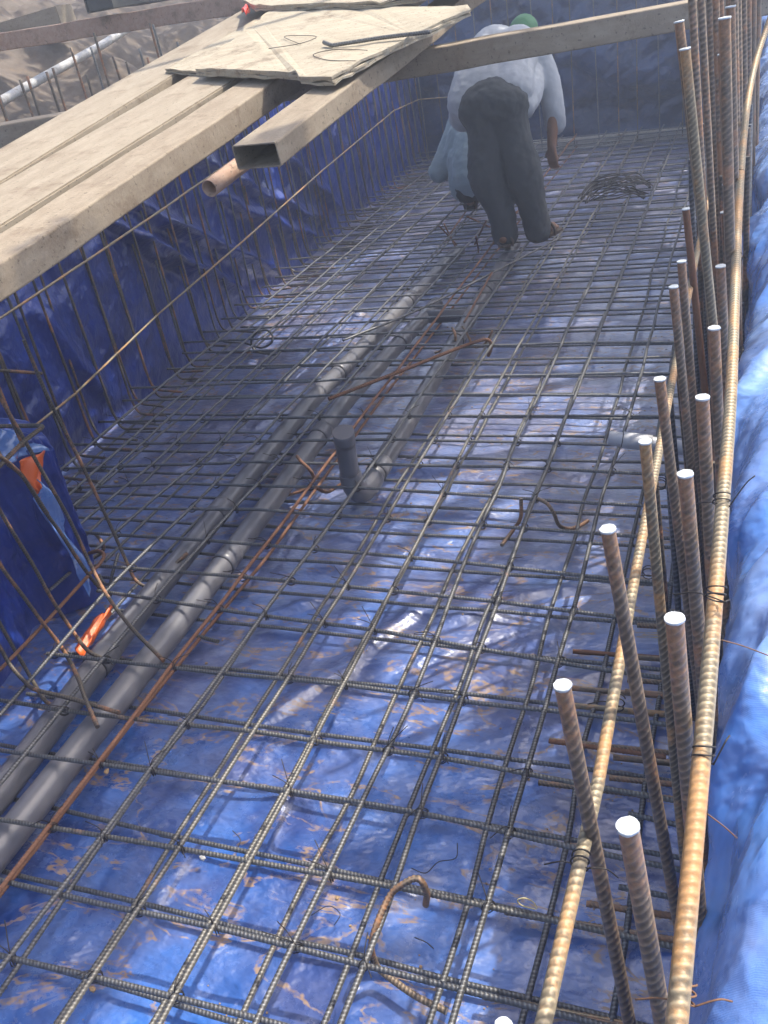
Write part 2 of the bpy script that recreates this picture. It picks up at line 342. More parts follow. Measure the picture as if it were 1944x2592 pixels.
# ------------------------------------------------------------------ tarpaulin on the pit floor
Fl = []
def fold(t1, t2, w, h): Fl.append((PZ(*T(*t1), .0), PZ(*T(*t2), .0), w, h))
fold(('E', 60, 1960), ('E', 560, 1690), .05, .028); fold(('E', 560, 1690), ('E', 1060, 1260), .05, .03)
fold(('E', 40, 1400), ('E', 700, 1440), .06, .02); fold(('E', 130, 1250), ('E', 480, 1190), .04, .03)
fold(('E', 500, 790), ('E', 1000, 760), .05, .018); fold(('E', 380, 960), ('E', 880, 990), .05, .018)
fold(('E', 900, 640), ('E', 1600, 650), .05, .016); fold(('E', 1020, 120), ('E', 1659, 150), .05, .018)
fold(('E', 860, 350), ('E', 1500, 400), .04, .026); fold(('E', 1180, 1330), ('E', 1659, 1290), .05, .02)
fold(('B', 0, 560), ('B', 520, 600), .05, .018); fold(('B', 380, 230), ('B', 800, 300), .05, .018); fold(('B', 60, 900), ('B', 240, 500), .04, .014)
fold(('B', 850, 1250), ('B', 1060, 1230), .07, .03); fold(('F', 40, 1160), ('F', 700, 1100), .05, .018)
fold(('A', 900, 1300), ('A', 1240, 900), .04, .012); fold(('D', 1240, 660), ('D', 1500, 600), .03, .03); fold(('D', 1340, 290), ('D', 1640, 200), .03, .03)
for i in range(58):
    x = random.uniform(-3, -.1); y = random.uniform(1.0, 10); a = random.gauss(.12, .45); L = random.uniform(.25, .8)
    Fl.append(((x, y), (x + L * math.cos(a), y + L * math.sin(a)), random.uniform(.03, .07), random.uniform(.006, .02)))
def floor_fn(u, v):
    X = -3.75 + 3.85 * v; Y = -.6 + 11.3 * u
    Z = .030 * (fbm(X * 1.8 + 3, Y * 2.6, 4) - .5) + .010 * (fbm((X + .5 * Y) * 3, (Y - .4 * X) * 7, 3, True) - .55)
    Z = Z + .75 * folds(X, Y, Fl); Z = np.clip(Z, -.03, .10); Z = np.where(Z > .022, .022 + (Z - .022) * .35, Z)
    return np.stack([X, Y, Z], -1)
tag(link('floor_tarpaulin', grid_mesh('floor_tarpaulin', 900, 310, floor_fn, M_floor)), 'blue glossy tarpaulin spread wrinkled and muddy over the pit floor', 'tarpaulin')
# left wall tarpaulin
lf = []
def lfold(a, b, w, h):
    p = PX(*a, -3.15); q = PX(*b, -3.15); lf.append(((p[1], p[2]), (q[1], q[2]), w, h))
Z1 = .5859
for a, b in (((440, 960), (880, 1195)), ((560, 880), (1200, 1160)), ((950, 850), (1440, 1030)), ((1050, 780), (1500, 960)), ((860, 690), (1010, 760)), ((1300, 680), (1560, 900))):
    lfold((a[0] * Z1, a[1] * Z1), (b[0] * Z1, b[1] * Z1), .07, .05)
lfold((330, 600), (640, 730), .06, .05); lfold((400, 560), (800, 720), .05, .04); lfold((80, 800), (260, 1000), .09, .04)
def lw_fn(u, v):
    Y = 1.2 + 9.6 * u; Zz = -.02 + 1.42 * v; x = left_x(Y) + .0
    D = .10 * (fbm(Y * .9 - Zz * .8, Zz * 1.3 + Y * .5, 3) - .5) + .035 * (fbm((Y + Zz * 1.2) * 2.2, (Zz - Y * .45) * 6, 3, True) - .5) + 1.5 * folds(Y, Zz, lf)
    top = np.clip((v - .93) / .07, 0, 1); Zz = np.minimum(Zz, 1.30 + .02 * np.sin(Y * 5))
    return np.stack([x + D * np.clip(v * 8, 0, 1) - top * .35, Y, Zz], -1)
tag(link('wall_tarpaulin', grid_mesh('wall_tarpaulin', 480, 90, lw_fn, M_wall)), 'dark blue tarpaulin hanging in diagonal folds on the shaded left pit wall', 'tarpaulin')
# far wall tarpaulin and concrete kerb
def fw_fn(u, v):
    X = -3.75 + 3.95 * u; Zz = -.02 + 1.95 * v
    D = .34 * (fbm(X * 1.3 + 9, Zz * 1.5, 3) - .5) + .16 * (fbm((X + Zz) * 2.4, (Zz - X * .6) * 4, 3, True) - .5)
    top = np.clip((v - .9) / .1, 0, 1)
    return np.stack([X, 10.45 - .45 * (X + 3.6) / 3.6 * 0 + D * np.clip(v * 6, 0, 1) + top * .3, Zz], -1)
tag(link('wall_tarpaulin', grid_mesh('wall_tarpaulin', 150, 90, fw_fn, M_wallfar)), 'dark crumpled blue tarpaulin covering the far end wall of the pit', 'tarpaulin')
kb = box_bm((-2.6, 10.08, .0), (-.2, 10.27, .10), .01)
for v in kb.verts: v.co.z += .012 * math.sin(v.co.x * 7)
tag(bm_obj('concrete_kerb', kb, M_conc), 'pale concrete kerb along the foot of the far pit wall', 'kerb')
# right wall + bank tarpaulin (one sheet rolled over the edge)
def rw_fn(u, v):
    Y = -.7 + 11.6 * u; s = v * 2.9         # arc length from the foot of the wall
    X = np.where(s < 1.02, .055 - .03 * s, 0); Zz = np.where(s < 1.02, s, 0)
    r = .11; a = np.clip((s - 1.02) / r, 0, math.pi / 2)
    X = np.where(s >= 1.02, .024 + r * (1 - np.cos(a)) + np.clip(s - 1.02 - r * math.pi / 2, 0, 9), X); Zz = np.where(s >= 1.02, 1.02 + r * np.sin(a), Zz)
    big = fbm(Y * 1.9, s * 1.2 + 4, 3) - .5; cr = fbm((Y * 1.1 - s * 1.9) * 3.0, (s + Y * .5) * 2.2, 4, True) ** 2.2 * 1.6 - .5
    k = np.clip((s - .55) / .45, .12, 1)
    bulge = .05 * np.sin(Y * 5.1 + 1.2 * np.sin(Y * 2.3))
    X = X - k * (.045 * big + .035 * cr + bulge * .4) * np.cos(a); Zz = Zz + np.clip((s - 1.0) * 6, 0, 1) * (.11 * big + .055 * cr)
    X = X - .022 - .028 * np.clip((1.1 - Y) / .6, 0, 1) * np.clip((s - .6) / .4, 0, 1)
    return np.stack([X, Y, Zz], -1)
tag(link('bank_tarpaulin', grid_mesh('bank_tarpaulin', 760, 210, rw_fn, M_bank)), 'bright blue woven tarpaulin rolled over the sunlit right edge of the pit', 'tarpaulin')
# near left step with its own tarpaulin
foot = smoothpath([(-2.30, -.6, 0), (-2.30, .8, 0), (-2.31, 1.7, 0), (-2.40, 2.02, 0), (-2.27, 2.20, 0), (-2.31, 2.30, 0), (-2.62, 2.36, 0), (-3.3, 2.40, 0)], 24)
def jut_fn(u, v):
    k = u * (len(foot) - 1); i = np.clip(k.astype(int), 0, len(foot) - 2); f = (k - i)[..., None]; P = foot[i] * (1 - f) + foot[i + 1] * f
    s = v * 1.75; h = .66 + .03 * np.sin(k * .21); wallp = s < .7
    Zz = np.where(wallp, s / .7 * h, h + .03 * np.sin((s - .7) * 9)); inx = np.where(wallp, 0, s - .7)
    D = .06 * (fbm(k * .08, s * 2, 3) - .5) + .03 * (fbm(k * .2 + s * 3, s * 5 - k * .1, 3, True) - .5)
    X = P[..., 0] + D * np.clip(s * 4, 0, 1) - inx * .95; Y = P[..., 1] - np.where(P[..., 1] > 2.1, inx * .25, 0)
    Zz = Zz + np.where(wallp, 0, .09 * (fbm(k * .12 + 7, s * 4, 3) - .5)); X = np.maximum(X, -3.28) + 0
    return np.stack([X, Y, Zz], -1)
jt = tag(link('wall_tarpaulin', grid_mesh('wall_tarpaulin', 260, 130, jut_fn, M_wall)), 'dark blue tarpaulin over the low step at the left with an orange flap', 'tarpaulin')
def patch(name, pts, m, parent=None, n=14, amp=.012, thick=.004):
    """thin cloth patch between four corners a b c d"""
    a, b, c, d = [np.array(p, float) for p in pts]
    def fn(u, v):
        U_, V_ = u[..., None], v[..., None]; P = a * (1 - U_) * (1 - V_) + b * U_ * (1 - V_) + c * U_ * V_ + d * (1 - U_) * V_
        nn = np.cross(b - a, d - a); nn /= np.linalg.norm(nn); return P + nn * (amp * (fbm(u * 4 + a[0] * 9, v * 4 + a[1] * 7, 3) - .5) * 2 + amp * np.sin(u * 7 + v * 4))[..., None]
    o = link(name, grid_mesh(name, n, n, fn, m), parent); s = o.modifiers.new('thickness', 'SOLIDIFY'); s.thickness = thick; return o
f1 = patch('orange_flap', [PX(46, 1168, -2.255), PX(118, 1138, -2.25), PX(96, 1262, -2.25), PX(86, 1240, -2.255)], M_or, jt)
f2 = patch('corner_fold', [PX(100, 1212, -2.235), PX(96, 1288, -2.235), PX(240, 1515, -2.20), PX(176, 1340, -2.23)], M_bank, jt, 30, .02)  # lighter sheet colour paints in the light this face catches
f3 = patch('orange_flap', [PZ(292, 1532, .10), PZ(262, 1556, .08), PZ(188, 1638, .05), PZ(205, 1662, .05)], M_or, jt, 16, .012)
f4 = patch('top_fold', [PX(0, 1085, -2.27), PX(42, 1092, -2.29), PX(112, 1140, -2.27), PX(0, 1178, -2.25)], M_bank, jt, 20, .02)  # lighter colour again, painting light onto the top of the step
# ================================================================== FLOOR REINFORCEMENT
R12 = .0062
GU, GL = 'upper bars running along the pit', 'lower bars running along the pit'
ZU, ZTU, ZTL, ZL = .165, .1525, .036, .0485
def Lx(pts, y1, z, x1=None, y0=None):
    a = np.array(pts[0]); b = np.array(pts[-1]); d = (b - a) / (b[1] - a[1]); s = a + d * ((-.3 if y0 is None else y0) - a[1])
    e = b + (y1 - b[1]) * np.array([d[0] * .35, 1, 0]) if x1 is None else np.array([x1, y1, z]); out = [s] + [np.array(p) for p in pts] + [e]
    out = [o_ for i, o_ in enumerate(out) if i == 0 or o_[1] > out[i - 1][1] + .03]; return out
LU = [
 ('a', TZ(ZU, ('A', 0, 1140), ('A', 870, 0), ('E', 0, 930), ('E', 700, 0)), -1.72, None, M_rust, 'orange rusty floor bar running just right of the second grey pipe'),
 ('b', TZ(ZU, ('A', 0, 1650), ('A', 650, 780), ('A', 1230, 0), ('E', 380, 850), ('E', 985, 0)), -1.42, None, M_steel, 'grey upper floor bar nearest the right side of the rusty long bar'),
 ('c', TZ(ZU, ('A', 380, 1991), ('A', 1140, 860), ('E', 230, 1660), ('E', 720, 870), ('E', 1240, 0)), -1.23, None, M_steelw, 'grey upper floor bar passing through the sunlit patch left of the bent hook'),
 ('d', TZ(ZU, ('A', 1110, 1810), ('B', 230, 500), ('E', 430, 1991), ('E', 890, 1110), ('E', 1450, 0)), -1.08, None, M_steelw, 'pale sunlit upper floor bar crossing the bright patch of the tarpaulin'),
 ('e', TZ(ZU, ('B', 40, 1950), ('B', 480, 1030), ('B', 970, 0), ('E', 1150, 1440), ('E', 1640, 250)), -.87, None, M_steel, 'grey upper floor bar second to the left of the bent hook loop'),
 ('f', TZ(ZU, ('B', 560, 1991), ('B', 1070, 640), ('E', 1280, 1960), ('E', 1640, 930)), -.71, None, M_steel, 'grey upper floor bar passing over the bent hook near the bottom'),
 ('g', TZ(ZU, ('B', 1270, 1991), ('B', 1500, 1210), ('C', 120, 390), ('F', 330, 1570), ('F', 600, 550), ('F', 780, 0)), -.46, None, M_steel, 'rightmost full length upper floor bar, left of the rusty sloping bar'),
 ('k', TZ(ZU, ('D', 300, 1991), ('D', 840, 1330), ('D', 1310, 790), ('D', 1650, 430)), -1.86, None, M_steel, 'upper floor bar lying over the leftmost grey pipe'),
 ('l', TZ(ZU, ('D', 0, 1900), ('D', 380, 1460), ('D', 700, 1100), ('D', 1230, 570), ('D', 1500, 300)), -2.06, None, M_steel, 'upper floor bar just left of the leftmost pipe, over the orange flap'),
 ('m', TZ(ZU, ('D', 580, 880), ('D', 930, 580), ('D', 1350, 220), ('D', 1540, 20)), -2.25, 2.05, M_steel, 'upper floor bar starting beside the tarpaulin corner fold'),
 ('n', TZ(ZU, ('D', 480, 720), ('D', 980, 300), ('D', 1270, 30)), -2.46, 2.35, M_steel, 'upper floor bar fourth from the left pit wall'),
 ('o', TZ(ZU, ('D', 420, 620), ('D', 930, 160), ('D', 1090, 0)), -2.64, 2.42, M_steel, 'upper floor bar third from the left pit wall'),
 ('p', TZ(ZU, ('D', 380, 560), ('D', 970, 30)), -2.78, 2.45, M_steel, 'upper floor bar second from the left pit wall'),
 ('q', TZ(ZU, ('D', 300, 420), ('D', 800, 0)), -2.98, 2.6, M_steel, 'upper floor bar closest to the foot of the left pit wall')]
for k, pts, x1, y0, m, lab in LU:
    bar('floor_bar', Lx(pts, 10.0, ZU, x1, y0), R12, m, lab, GU, 1, wob=.003)
bar('floor_bar', Lx(TZ(ZL, ('A', 0, 1165), ('A', 880, 10), ('E', 90, 900), ('E', 745, 0)), 10, ZL, -1.72), R12, M_rust, 'rusty lower floor bar showing beside the long rusty upper bar', GL, 1, wob=.002)
LLx = [(-1.50, None, M_steel, 'lower floor bar left of the first upper bar beside the rusty pair'), (-1.325, None, M_steelw, 'lower floor bar between the rusty pair and the sunlit patch'),
       (-1.105, None, M_steelw, 'lower floor bar just left of the brightest sunlit upper bar'), (-.925, None, M_steelw, 'lower floor bar with half of it in the sunlit patch'), (-.752, None, M_steel, 'lower floor bar running left beside the bent hook'),
       (-.560, None, M_steel, 'lower floor bar crossing over the rusty stub near the bottom edge'), (-.362, None, M_steel, 'lower floor bar passing behind the leaning upright nearest the centre'), (-.182, None, M_steel, 'lower floor bar nearest the foot of the right pit wall'),
       (-1.82, 1.0, M_steel, 'lower floor bar in the gap between the two left pipes'), (-2.10, 1.9, M_steel, 'lower floor bar left of the leftmost grey pipe'), (-2.33, 2.4, M_steel, 'lower floor bar beyond the corner fold of the low step'), (-2.55, 2.45, M_steel, 'lower floor bar third from the left pit wall'),
       (-2.76, 2.5, M_steel, 'lower floor bar second from the left pit wall'), (-2.97, 2.6, M_steel, 'lower floor bar closest to the left pit wall')]
for x, y0, m, lab in LLx:
    y0 = -.3 if y0 is None else y0; dx = -.10 if x < -2 else -.03
    bar('floor_bar', [(x + random.gauss(0, .008), y0, ZL), (x + random.gauss(0, .01), 3.5, ZL), (x + dx, 10.0, ZL)], R12, m, lab, GL, 1, wob=.005)
GTU, GTL = 'upper bars running across the pit', 'lower bars running across the pit'
TU = [
 [('A', 0, 1560), ('A', 600, 1690), ('A', 1620, 1950)],
 [('A', 40, 1090), ('A', 1360, 1380), ('B', 710, 1610), ('C', 200, 1910)],
 [('A', 0, 690), ('A', 1140, 870), ('B', 890, 1120), ('C', 220, 1320), ('C', 1060, 1500)],
 [('A', 0, 250), ('A', 960, 380), ('B', 230, 510), ('B', 1070, 650), ('C', 340, 850), ('C', 1100, 1010)],
 [('D', 90, 1830), ('A', 400, 0), ('A', 1610, 130), ('B', 1200, 300), ('C', 410, 450), ('C', 1100, 575)],
 [('D', 300, 1520), ('D', 1430, 1640), ('E', 590, 1720), ('E', 1340, 1820)],
 [('D', 620, 1120), ('D', 1420, 1240), ('E', 760, 1370), ('E', 1450, 1490), ('F', 600, 1620)],
 [('D', 600, 960), ('D', 1130, 1000), ('E', 590, 1090), ('E', 1560, 1190), ('F', 670, 1280)],
 [('D', 450, 740), ('D', 1310, 800), ('E', 710, 880), ('E', 1370, 945), ('F', 730, 1050)],
 [('D', 400, 590), ('D', 1659, 605), ('E', 1110, 680), ('F', 880, 775)],
 [('D', 340, 470), ('D', 1090, 440), ('E', 640, 465), ('E', 1530, 520), ('F', 850, 580)],
 [('D', 270, 345), ('D', 1659, 300), ('E', 1600, 330), ('F', 900, 375)],
 [('D', 460, 190), ('E', 870, 155), ('F', 620, 190)],
 [('D', 630, 45), ('E', 870, 7), ('F', 1500, 10)]]
ORD = ['first', 'second', 'third', 'fourth', 'fifth', 'sixth', 'seventh', 'eighth', 'ninth', 'tenth', 'eleventh', 'twelfth', 'thirteenth', 'fourteenth']
upT = []
for i, q in enumerate(TU):
    P = TZ(ZTU, *q); a, b = P[0], P[-1]; d = (b - a) / (b[0] - a[0]); e = b + d * (-.10 - b[0])
    e[1] = .6 * e[1] + .4 * b[1]; P = P + [e] if e[0] > b[0] + .03 else P
    upT.append(float(np.mean([p[1] for p in P])))
    if i < 5: P = [a + d * (-.35 if i else -.2)] + P
    bar('cross_bar', P, R12, M_steelw if i in (2, 4) else M_steel, '%s upper cross bar up from the bottom photo edge' % ORD[i], GTU, 2 if i < 9 else 1, wob=.002)
y = 3.72; i = 0
while y < 10.0:
    xl = left_x(y) + .10 + random.gauss(0, .03); sk = random.gauss(0, .02)
    bar('cross_bar', [(xl, y - .05 + sk, ZTU), (-1.6, y + .02, ZTU), (-.08 + random.gauss(0, .03), y - sk, ZTU)], R12, M_steelw if random.random() < .3 else M_steel, '%s upper cross bar beyond the grey pipe stub' % nth(i + 4), GTU, 0, wob=.005)
    y += .205 + random.gauss(0, .008); i += 1
LTy = [.86, 1.06, 1.26, 1.46, 1.68, 1.90, 2.115, 2.31, 2.515, 2.73, 2.93, 3.13, 3.34]
for i, y in enumerate(LTy):
    xl = -2.15 if y < 2.2 else -3.0; sk = random.gauss(0, .008)
    bar('cross_bar', [(xl, y + sk, ZTL), (-1.2, y, ZTL), (-.06, y - sk, ZTL)], R12, M_steel, '%s lower cross bar up from the bottom photo edge' % ORD[i], GTL, 2 if i < 8 else 1, wob=.003)
y = 3.56; i = 0
while y < 10.0:
    i += 1
    xl = left_x(y) + .16 + random.gauss(0, .03)
    bar('cross_bar', [(xl, y + random.gauss(0, .015), ZTL), (-.06, y + random.gauss(0, .015), ZTL)], R12, M_steel, '%s lower cross bar beyond the grey pipe stub' % nth(i + 3), GTL, 0, wob=.005)
    y += .21 + random.gauss(0, .01)
# ================================================================== PIPES
def pipe_path(q, z): return [PZ(a, b, z) for a, b in q]
def pvc_pipe(name, path, r, label, rings=(), cat='pipe', M_pvc=M_pvc):
    root = tag(empty(name, path[0]), label, cat); P = dense(np.array(path), .08)
    # hollow end
    def part(nm, V0, rr, m=M_pvc, sd=36): 
        o = link(nm, tube_mesh(nm, np.array(V0) - np.array(path[0]), rr, m, sd), root); return o
    part('tube', P, r)
    s = np.concatenate([[0], np.cumsum(np.linalg.norm(np.diff(P, axis=0), axis=1))])
    for t in rings:
        a = np.array([np.interp(v, s, P[:, k]) for v in (t - .045, t + .045) for k in range(3)]).reshape(2, 3)
        part('coupling', dense(a, .02), r + .0035)
        b = np.array([np.interp(v, s, P[:, k]) for v in (t - .0475, t - .044) for k in range(3)]).reshape(2, 3); part('joint_ring', dense(b, .002), r + .001, M_black)  # thin black ring at one edge of each coupling
    return root
RP = .0425; ZP = .087
p1 = [(-1.86, -.3, ZP), (-1.885, 1.25, ZP), (-1.95, 2.0, ZP), (-2.0, 2.9, ZP), (-2.035, 3.8, ZP), (-1.98, 6.1, ZP), (-1.95, 6.32, ZP)]
pvc_pipe('drain_pipe', p1, RP, 'leftmost long grey plastic pipe lying between the two layers of floor bars', (2.12, 3.05, 4.5, 5.6))
p2 = [(-1.745, -.3, ZP), (-1.75, 1.1, ZP), (-1.765, 2.0, ZP), (-1.80, 2.9, ZP), (-1.85, 3.8, ZP), (-1.79, 5.2, ZP)]
pvc_pipe('drain_pipe', p2, RP, 'second long grey plastic pipe, beside the rusty long bar', (2.72, 3.75, 4.9))
p3 = [(-1.425, 3.02, ZP), (-1.44, 3.5, ZP), (-1.50, 4.7, ZP), (-1.55, 5.9, ZP), (-1.57, 6.4, ZP)]
r3 = pvc_pipe('drain_pipe', p3, RP, 'third grey plastic pipe, ending in an elbow with an upright capped stub', (.12, 1.6, 2.4))
def under(o, me_name, path, r, m=M_pvc, sd=30, base=p3[0]): return link(me_name, tube_mesh(me_name, np.array(path) - np.array(base), r, m, sd), o)
el = smoothpath([(-1.425, 3.06, ZP), (-1.423, 2.98, ZP), (-1.432, 2.925, ZP + .012), (-1.445, 2.905, ZP + .05), (-1.452, 2.905, ZP + .11)], 8)
under(r3, 'elbow', el, RP + .003)
top = PY(869, 1096, 2.84)
rs = [np.array(el[-1]) + np.array([0, 0, -.02]), np.array([top[0], top[1], top[2]])]
under(r3, 'riser', dense(rs, .05), RP - .004); dv = (rs[1] - rs[0]) / np.linalg.norm(rs[1] - rs[0])
under(r3, 'end_cap', dense([rs[1] - dv * .055, rs[1] + dv * .006], .02), RP - .001)
# connector between pipe 2 and pipe 3
q0 = PZ(1105, 795, ZP); q1 = PZ(1190, 800, ZP)
pvc_pipe('pipe_connector', [(-1.80, 4.98, ZP), (-1.50, 4.98, ZP)], RP - .004, 'short grey pipe joining the second and third pipes sideways', ())
# sleeve through right wall
a = PX(1535, 1105, -.42); q = np.array([-.42, 3.17, .25])
s0 = PZ(1540, 1108, .48); s1 = PY(1900, 1157, s0[1] + .04);
pvc_pipe('pipe_sleeve', [s0, s1], .023, 'short grey plastic sleeve pointing out of the right pit wall behind the uprights', (.09,), M_pvc=M_pvc_lit)
# ================================================================== LEFT WALL MESH
GW = 'upright bars in front of the left pit wall'
for layer in (0, 1):
    y = 2.52 + .1 * layer; i = 0
    while y < 10.1:
        i += 1; xo = left_x(y) + (.14 if layer == 0 else .06); lean = random.gauss(-.01, .012); top = 1.74 + random.uniform(-.08, .1) if y < 5.2 else 1.36 + random.uniform(-.05, .05)
        yb = y + random.gauss(0, .012); leg = random.uniform(.18, .32)
        pts = fillet([(xo - .02 + lean, yb + random.gauss(.0, .03), top), (xo, yb, .15), (xo + .03, yb - .01, .06), (xo + leg, yb - .03, .05 + random.uniform(0, .03))], .07)
        bar('wall_bar', pts, .0064, M_wallbar if random.random() < .75 else M_steelw, '%s thin brown upright past the low step, %s layer on the left wall' % (nth(i), 'front' if layer == 0 else 'rear'), GW, 1 if y < 3.4 else 0, wob=.0)
        y += .205 + random.gauss(0, .012)
bar('wall_bar', [PX(a, b, -3.03) for a, b in ((-60, 845), (0, 805), (310, 600), (527, 449), (640, 370))] + [np.array([-3.2, 7.5, 1.0])], .006, M_yrust, 'upper lengthwise tan bar tied across the uprights of the left wall', 'lengthwise bars on the left wall', 1, wob=.002)
P = [PX(187, 1000, -3.03), PX(400, 796, -3.03), PX(627, 600, -3.05), PX(810, 437, -3.10), PX(996, 281, -3.22), PX(1060, 252, -3.3)]
bar('wall_bar', [PX(60, 1100, -3.0)] + P, .006, M_yrust, 'lower lengthwise tan bar tied across the uprights of the left wall', 'lengthwise bars on the left wall', 1, wob=.0)
bar('wall_bar', [P[-1], (-3.0, 9.93, P[-1][2] - .02), (-2.35, 9.95, P[-1][2])], .006, M_yrust, 'tan bar tied level across the uprights of the far wall', 'far wall bars', 0, wob=0)
# far wall uprights
for k in range(17):
    x = -3.3 + .2 * k + random.gauss(0, .02)
    bar('wall_bar', [(x + random.gauss(0, .02), 9.96, 1.75), (x, 9.95, .05)], .0058, M_wallbar if k % 3 else M_steelw, '%s thin upright from the left in front of the far wall' % nth(k + 1), 'upright bars at the far wall', 0, wob=0)
# ------------------------------------------------------------------ near left step mesh
GN = 'bent bars at the near left step'
def nb(lab, pts, m=M_wallbar, r=.0062):
    P = [PX(a, b, v) if k == 'x' else PZ(a, b, v) if k == 'z' else PY(a, b, v) for a, b, k, v in pts]
    P = smoothpath(P, 8); bar('step_bar', P, r, m, lab, GN, 2, wob=0)
nb('long step bar curling into an upward hook beside the leftmost pipe', [(60, 860, 'x', -2.15), (119, 1000, 'x', -2.15), (203, 1168, 'x', -2.14), (271, 1312, 'x', -2.13), (324, 1430, 'x', -2.10), (345, 1470, 'x', -2.08), (380, 1488, 'x', -2.02), (410, 1475, 'x', -1.98), (440, 1432, 'x', -1.95), (474, 1400, 'x', -1.92)])
nb('long upright step bar whose straight foot ends on top of the second pipe', [(-60, 880, 'x', -2.15), (0, 1005, 'x', -2.15), (54, 1100, 'x', -2.14), (114, 1206, 'x', -2.13), (174, 1312, 'x', -2.12), (225, 1420, 'x', -2.10), (268, 1502, 'z', .22), (328, 1583, 'z', .19), (414, 1672, 'z', .17)])
nb('step bar crossing the blue corner fold of the low step', [(-60, 1020, 'x', -2.15), (0, 1152, 'x', -2.15), (57, 1206, 'x', -2.15), (108, 1287, 'x', -2.14), (152, 1347, 'x', -2.14), (217, 1445, 'x', -2.13), (262, 1500, 'x', -2.12)])
nb('step bar whose foot curves beside the orange flap on the floor', [(-60, 1170, 'x', -2.16), (0, 1293, 'x', -2.16), (80, 1424, 'x', -2.15), (135, 1523, 'x', -2.13), (191, 1607, 'x', -2.09), (223, 1647, 'z', .14), (262, 1668, 'z', .12)])
nb('step bar with a short straight foot resting between the two pipes', [(-60, 1310, 'x', -2.14), (0, 1428, 'x', -2.14), (52, 1500, 'x', -2.13), (107, 1575, 'x', -2.11), (159, 1643, 'x', -2.07), (195, 1710, 'z', .2), (215, 1766, 'z', .19), (247, 1840, 'z', .18)])
nb('step bar bending into a long foot laid over the leftmost pipe', [(-50, 1560, 'x', -2.12), (0, 1639, 'x', -2.11), (28, 1686, 'x', -2.09), (64, 1726, 'x', -2.03), (91, 1746, 'z', .2), (171, 1766, 'z', .19), (302, 1804, 'z', .18)])
nb('step bar lowest in the left corner with its foot under the cross bar', [(-40, 1500, 'x', -2.22), (0, 1579, 'x', -2.22), (80, 1718, 'x', -2.17), (115, 1774, 'z', .09), (147, 1786, 'z', .08)])
nb('orange rusty step bar lying level on the near step with a hooked end', [(-60, 1750, 'x', -2.13), (0, 1695, 'x', -2.13), (100, 1592, 'x', -2.13), (230, 1450, 'x', -2.13), (254, 1425, 'x', -2.13), (263, 1405, 'x', -2.14), (250, 1395, 'x', -2.2), (225, 1400, 'x', -2.26)], M_rust)
nb('tan step bar level along the top of the step, bent back at its tip', [(-40, 1218, 'x', -2.13), (0, 1178, 'x', -2.13), (60, 1118, 'x', -2.13), (96, 1090, 'x', -2.13), (105, 1083, 'x', -2.14), (100, 1078, 'x', -2.18), (40, 1078, 'x', -2.3), (-30, 1080, 'x', -2.4)], M_wallbar, .007)
nb('grey step bar curving in from the left edge above the orange flap', [(-30, 1120, 'x', -2.05), (0, 1155, 'x', -2.05), (20, 1170, 'x', -2.06), (60, 1210, 'x', -2.08), (120, 1300, 'x', -2.10)], M_wallbar, .006)
nb('short level bar poking in from the left edge in front of the wall', [(-60, 936, 'x', -2.6), (0, 938, 'x', -2.6), (105, 945, 'x', -2.6)])
nb('thin upright bar at the left edge beside the level stub', [(-30, 920, 'x', -2.2), (0, 990, 'x', -2.2), (35, 1075, 'x', -2.2), (60, 1130, 'x', -2.2)])
for k, (a, b) in enumerate((((282, 1340), (262, 1480)), ((300, 1395), (290, 1440)))): pass
nb('small hook of rebar standing beside the tarpaulin corner', [(242, 1352, 'z', .10), (255, 1368, 'z', .14), (262, 1390, 'z', .12), (240, 1410, 'z', .10), (212, 1425, 'z', .08)], M_wallbar)
nb('small upturned hook between the corner fold and the leftmost pipe', [(250, 1455, 'z', .10), (262, 1475, 'z', .08), (278, 1478, 'z', .08), (285, 1450, 'z', .12), (300, 1400, 'z', .16)], M_steelw)
# ================================================================== RIGHT WALL UPRIGHTS
GI, GO = 'inner row of uprights along the right wall', 'outer row of uprights along the right wall'
def upright(a, b, y, r, m, lab, grp, pitch=.0105, leg=True, zb=.05, lod=2):
    t = PY(*a, y); d = PY(*b, y); v = (d - t) / (d[2] - t[2]); xb = t[0] + v[0] * (zb - t[2]); xb = min(xb, .02 if grp == GO else -.03)
    mid = t + v * (.7 - t[2]); mid[0] = min(mid[0], -.005)
    P = [t, t + (mid - t) * .5, mid, np.array([xb, y, .12])]
    P = fillet(P + [np.array([xb - .01, y, .045])] + ([np.array([xb - (.42 if grp == GI else .3), y - .02, .05])] if leg else []), .05)
    u = P[0] - P[1]; u /= np.linalg.norm(u)
    root = tag(empty('starter_bar', t), lab, 'rebar', grp)
    P = P - t; near = (lambda q: True) if lod == 2 else (lambda q: q[2] > -.8)
    Pd = dense(P, pitch / 7 if lod == 2 else pitch / 4, .05, near)
    link('shaft', tube_mesh('shaft', Pd, r, m, 20 if lod == 2 else 10, (pitch, r * .16, .60, 3.6)), root)
    c = tube_mesh('cut_end', [(0, 0, 0) - u * .0005, u * .0022], r * 1.2, M_cut, 16)
    q = np.zeros(len(c.vertices) * 3, np.float32); c.vertices.foreach_get('co', q); q = q.reshape(-1, 3); q += rng.normal(0, r * .05, q.shape) * [1, 1, .3]; c.vertices.foreach_set('co', q.ravel()); link('cut_end', c, root)
    return root
upright((1424, 1737), (1594, 2592), .61, .0070, M_dowel, 'smooth brown upright leaning right, the nearest of the inner row', GI, .0115)
upright((1275, 2600), (1345, 2900), .43, .0070, M_dowel, 'upright whose bright cut top just enters at the bottom edge', GI, .0115)
upright((1539, 1342), (1675, 2100), .80, .0070, M_dowel, 'bright topped upright left of the sloping rusty bar, second of the inner row', GI, .0115)
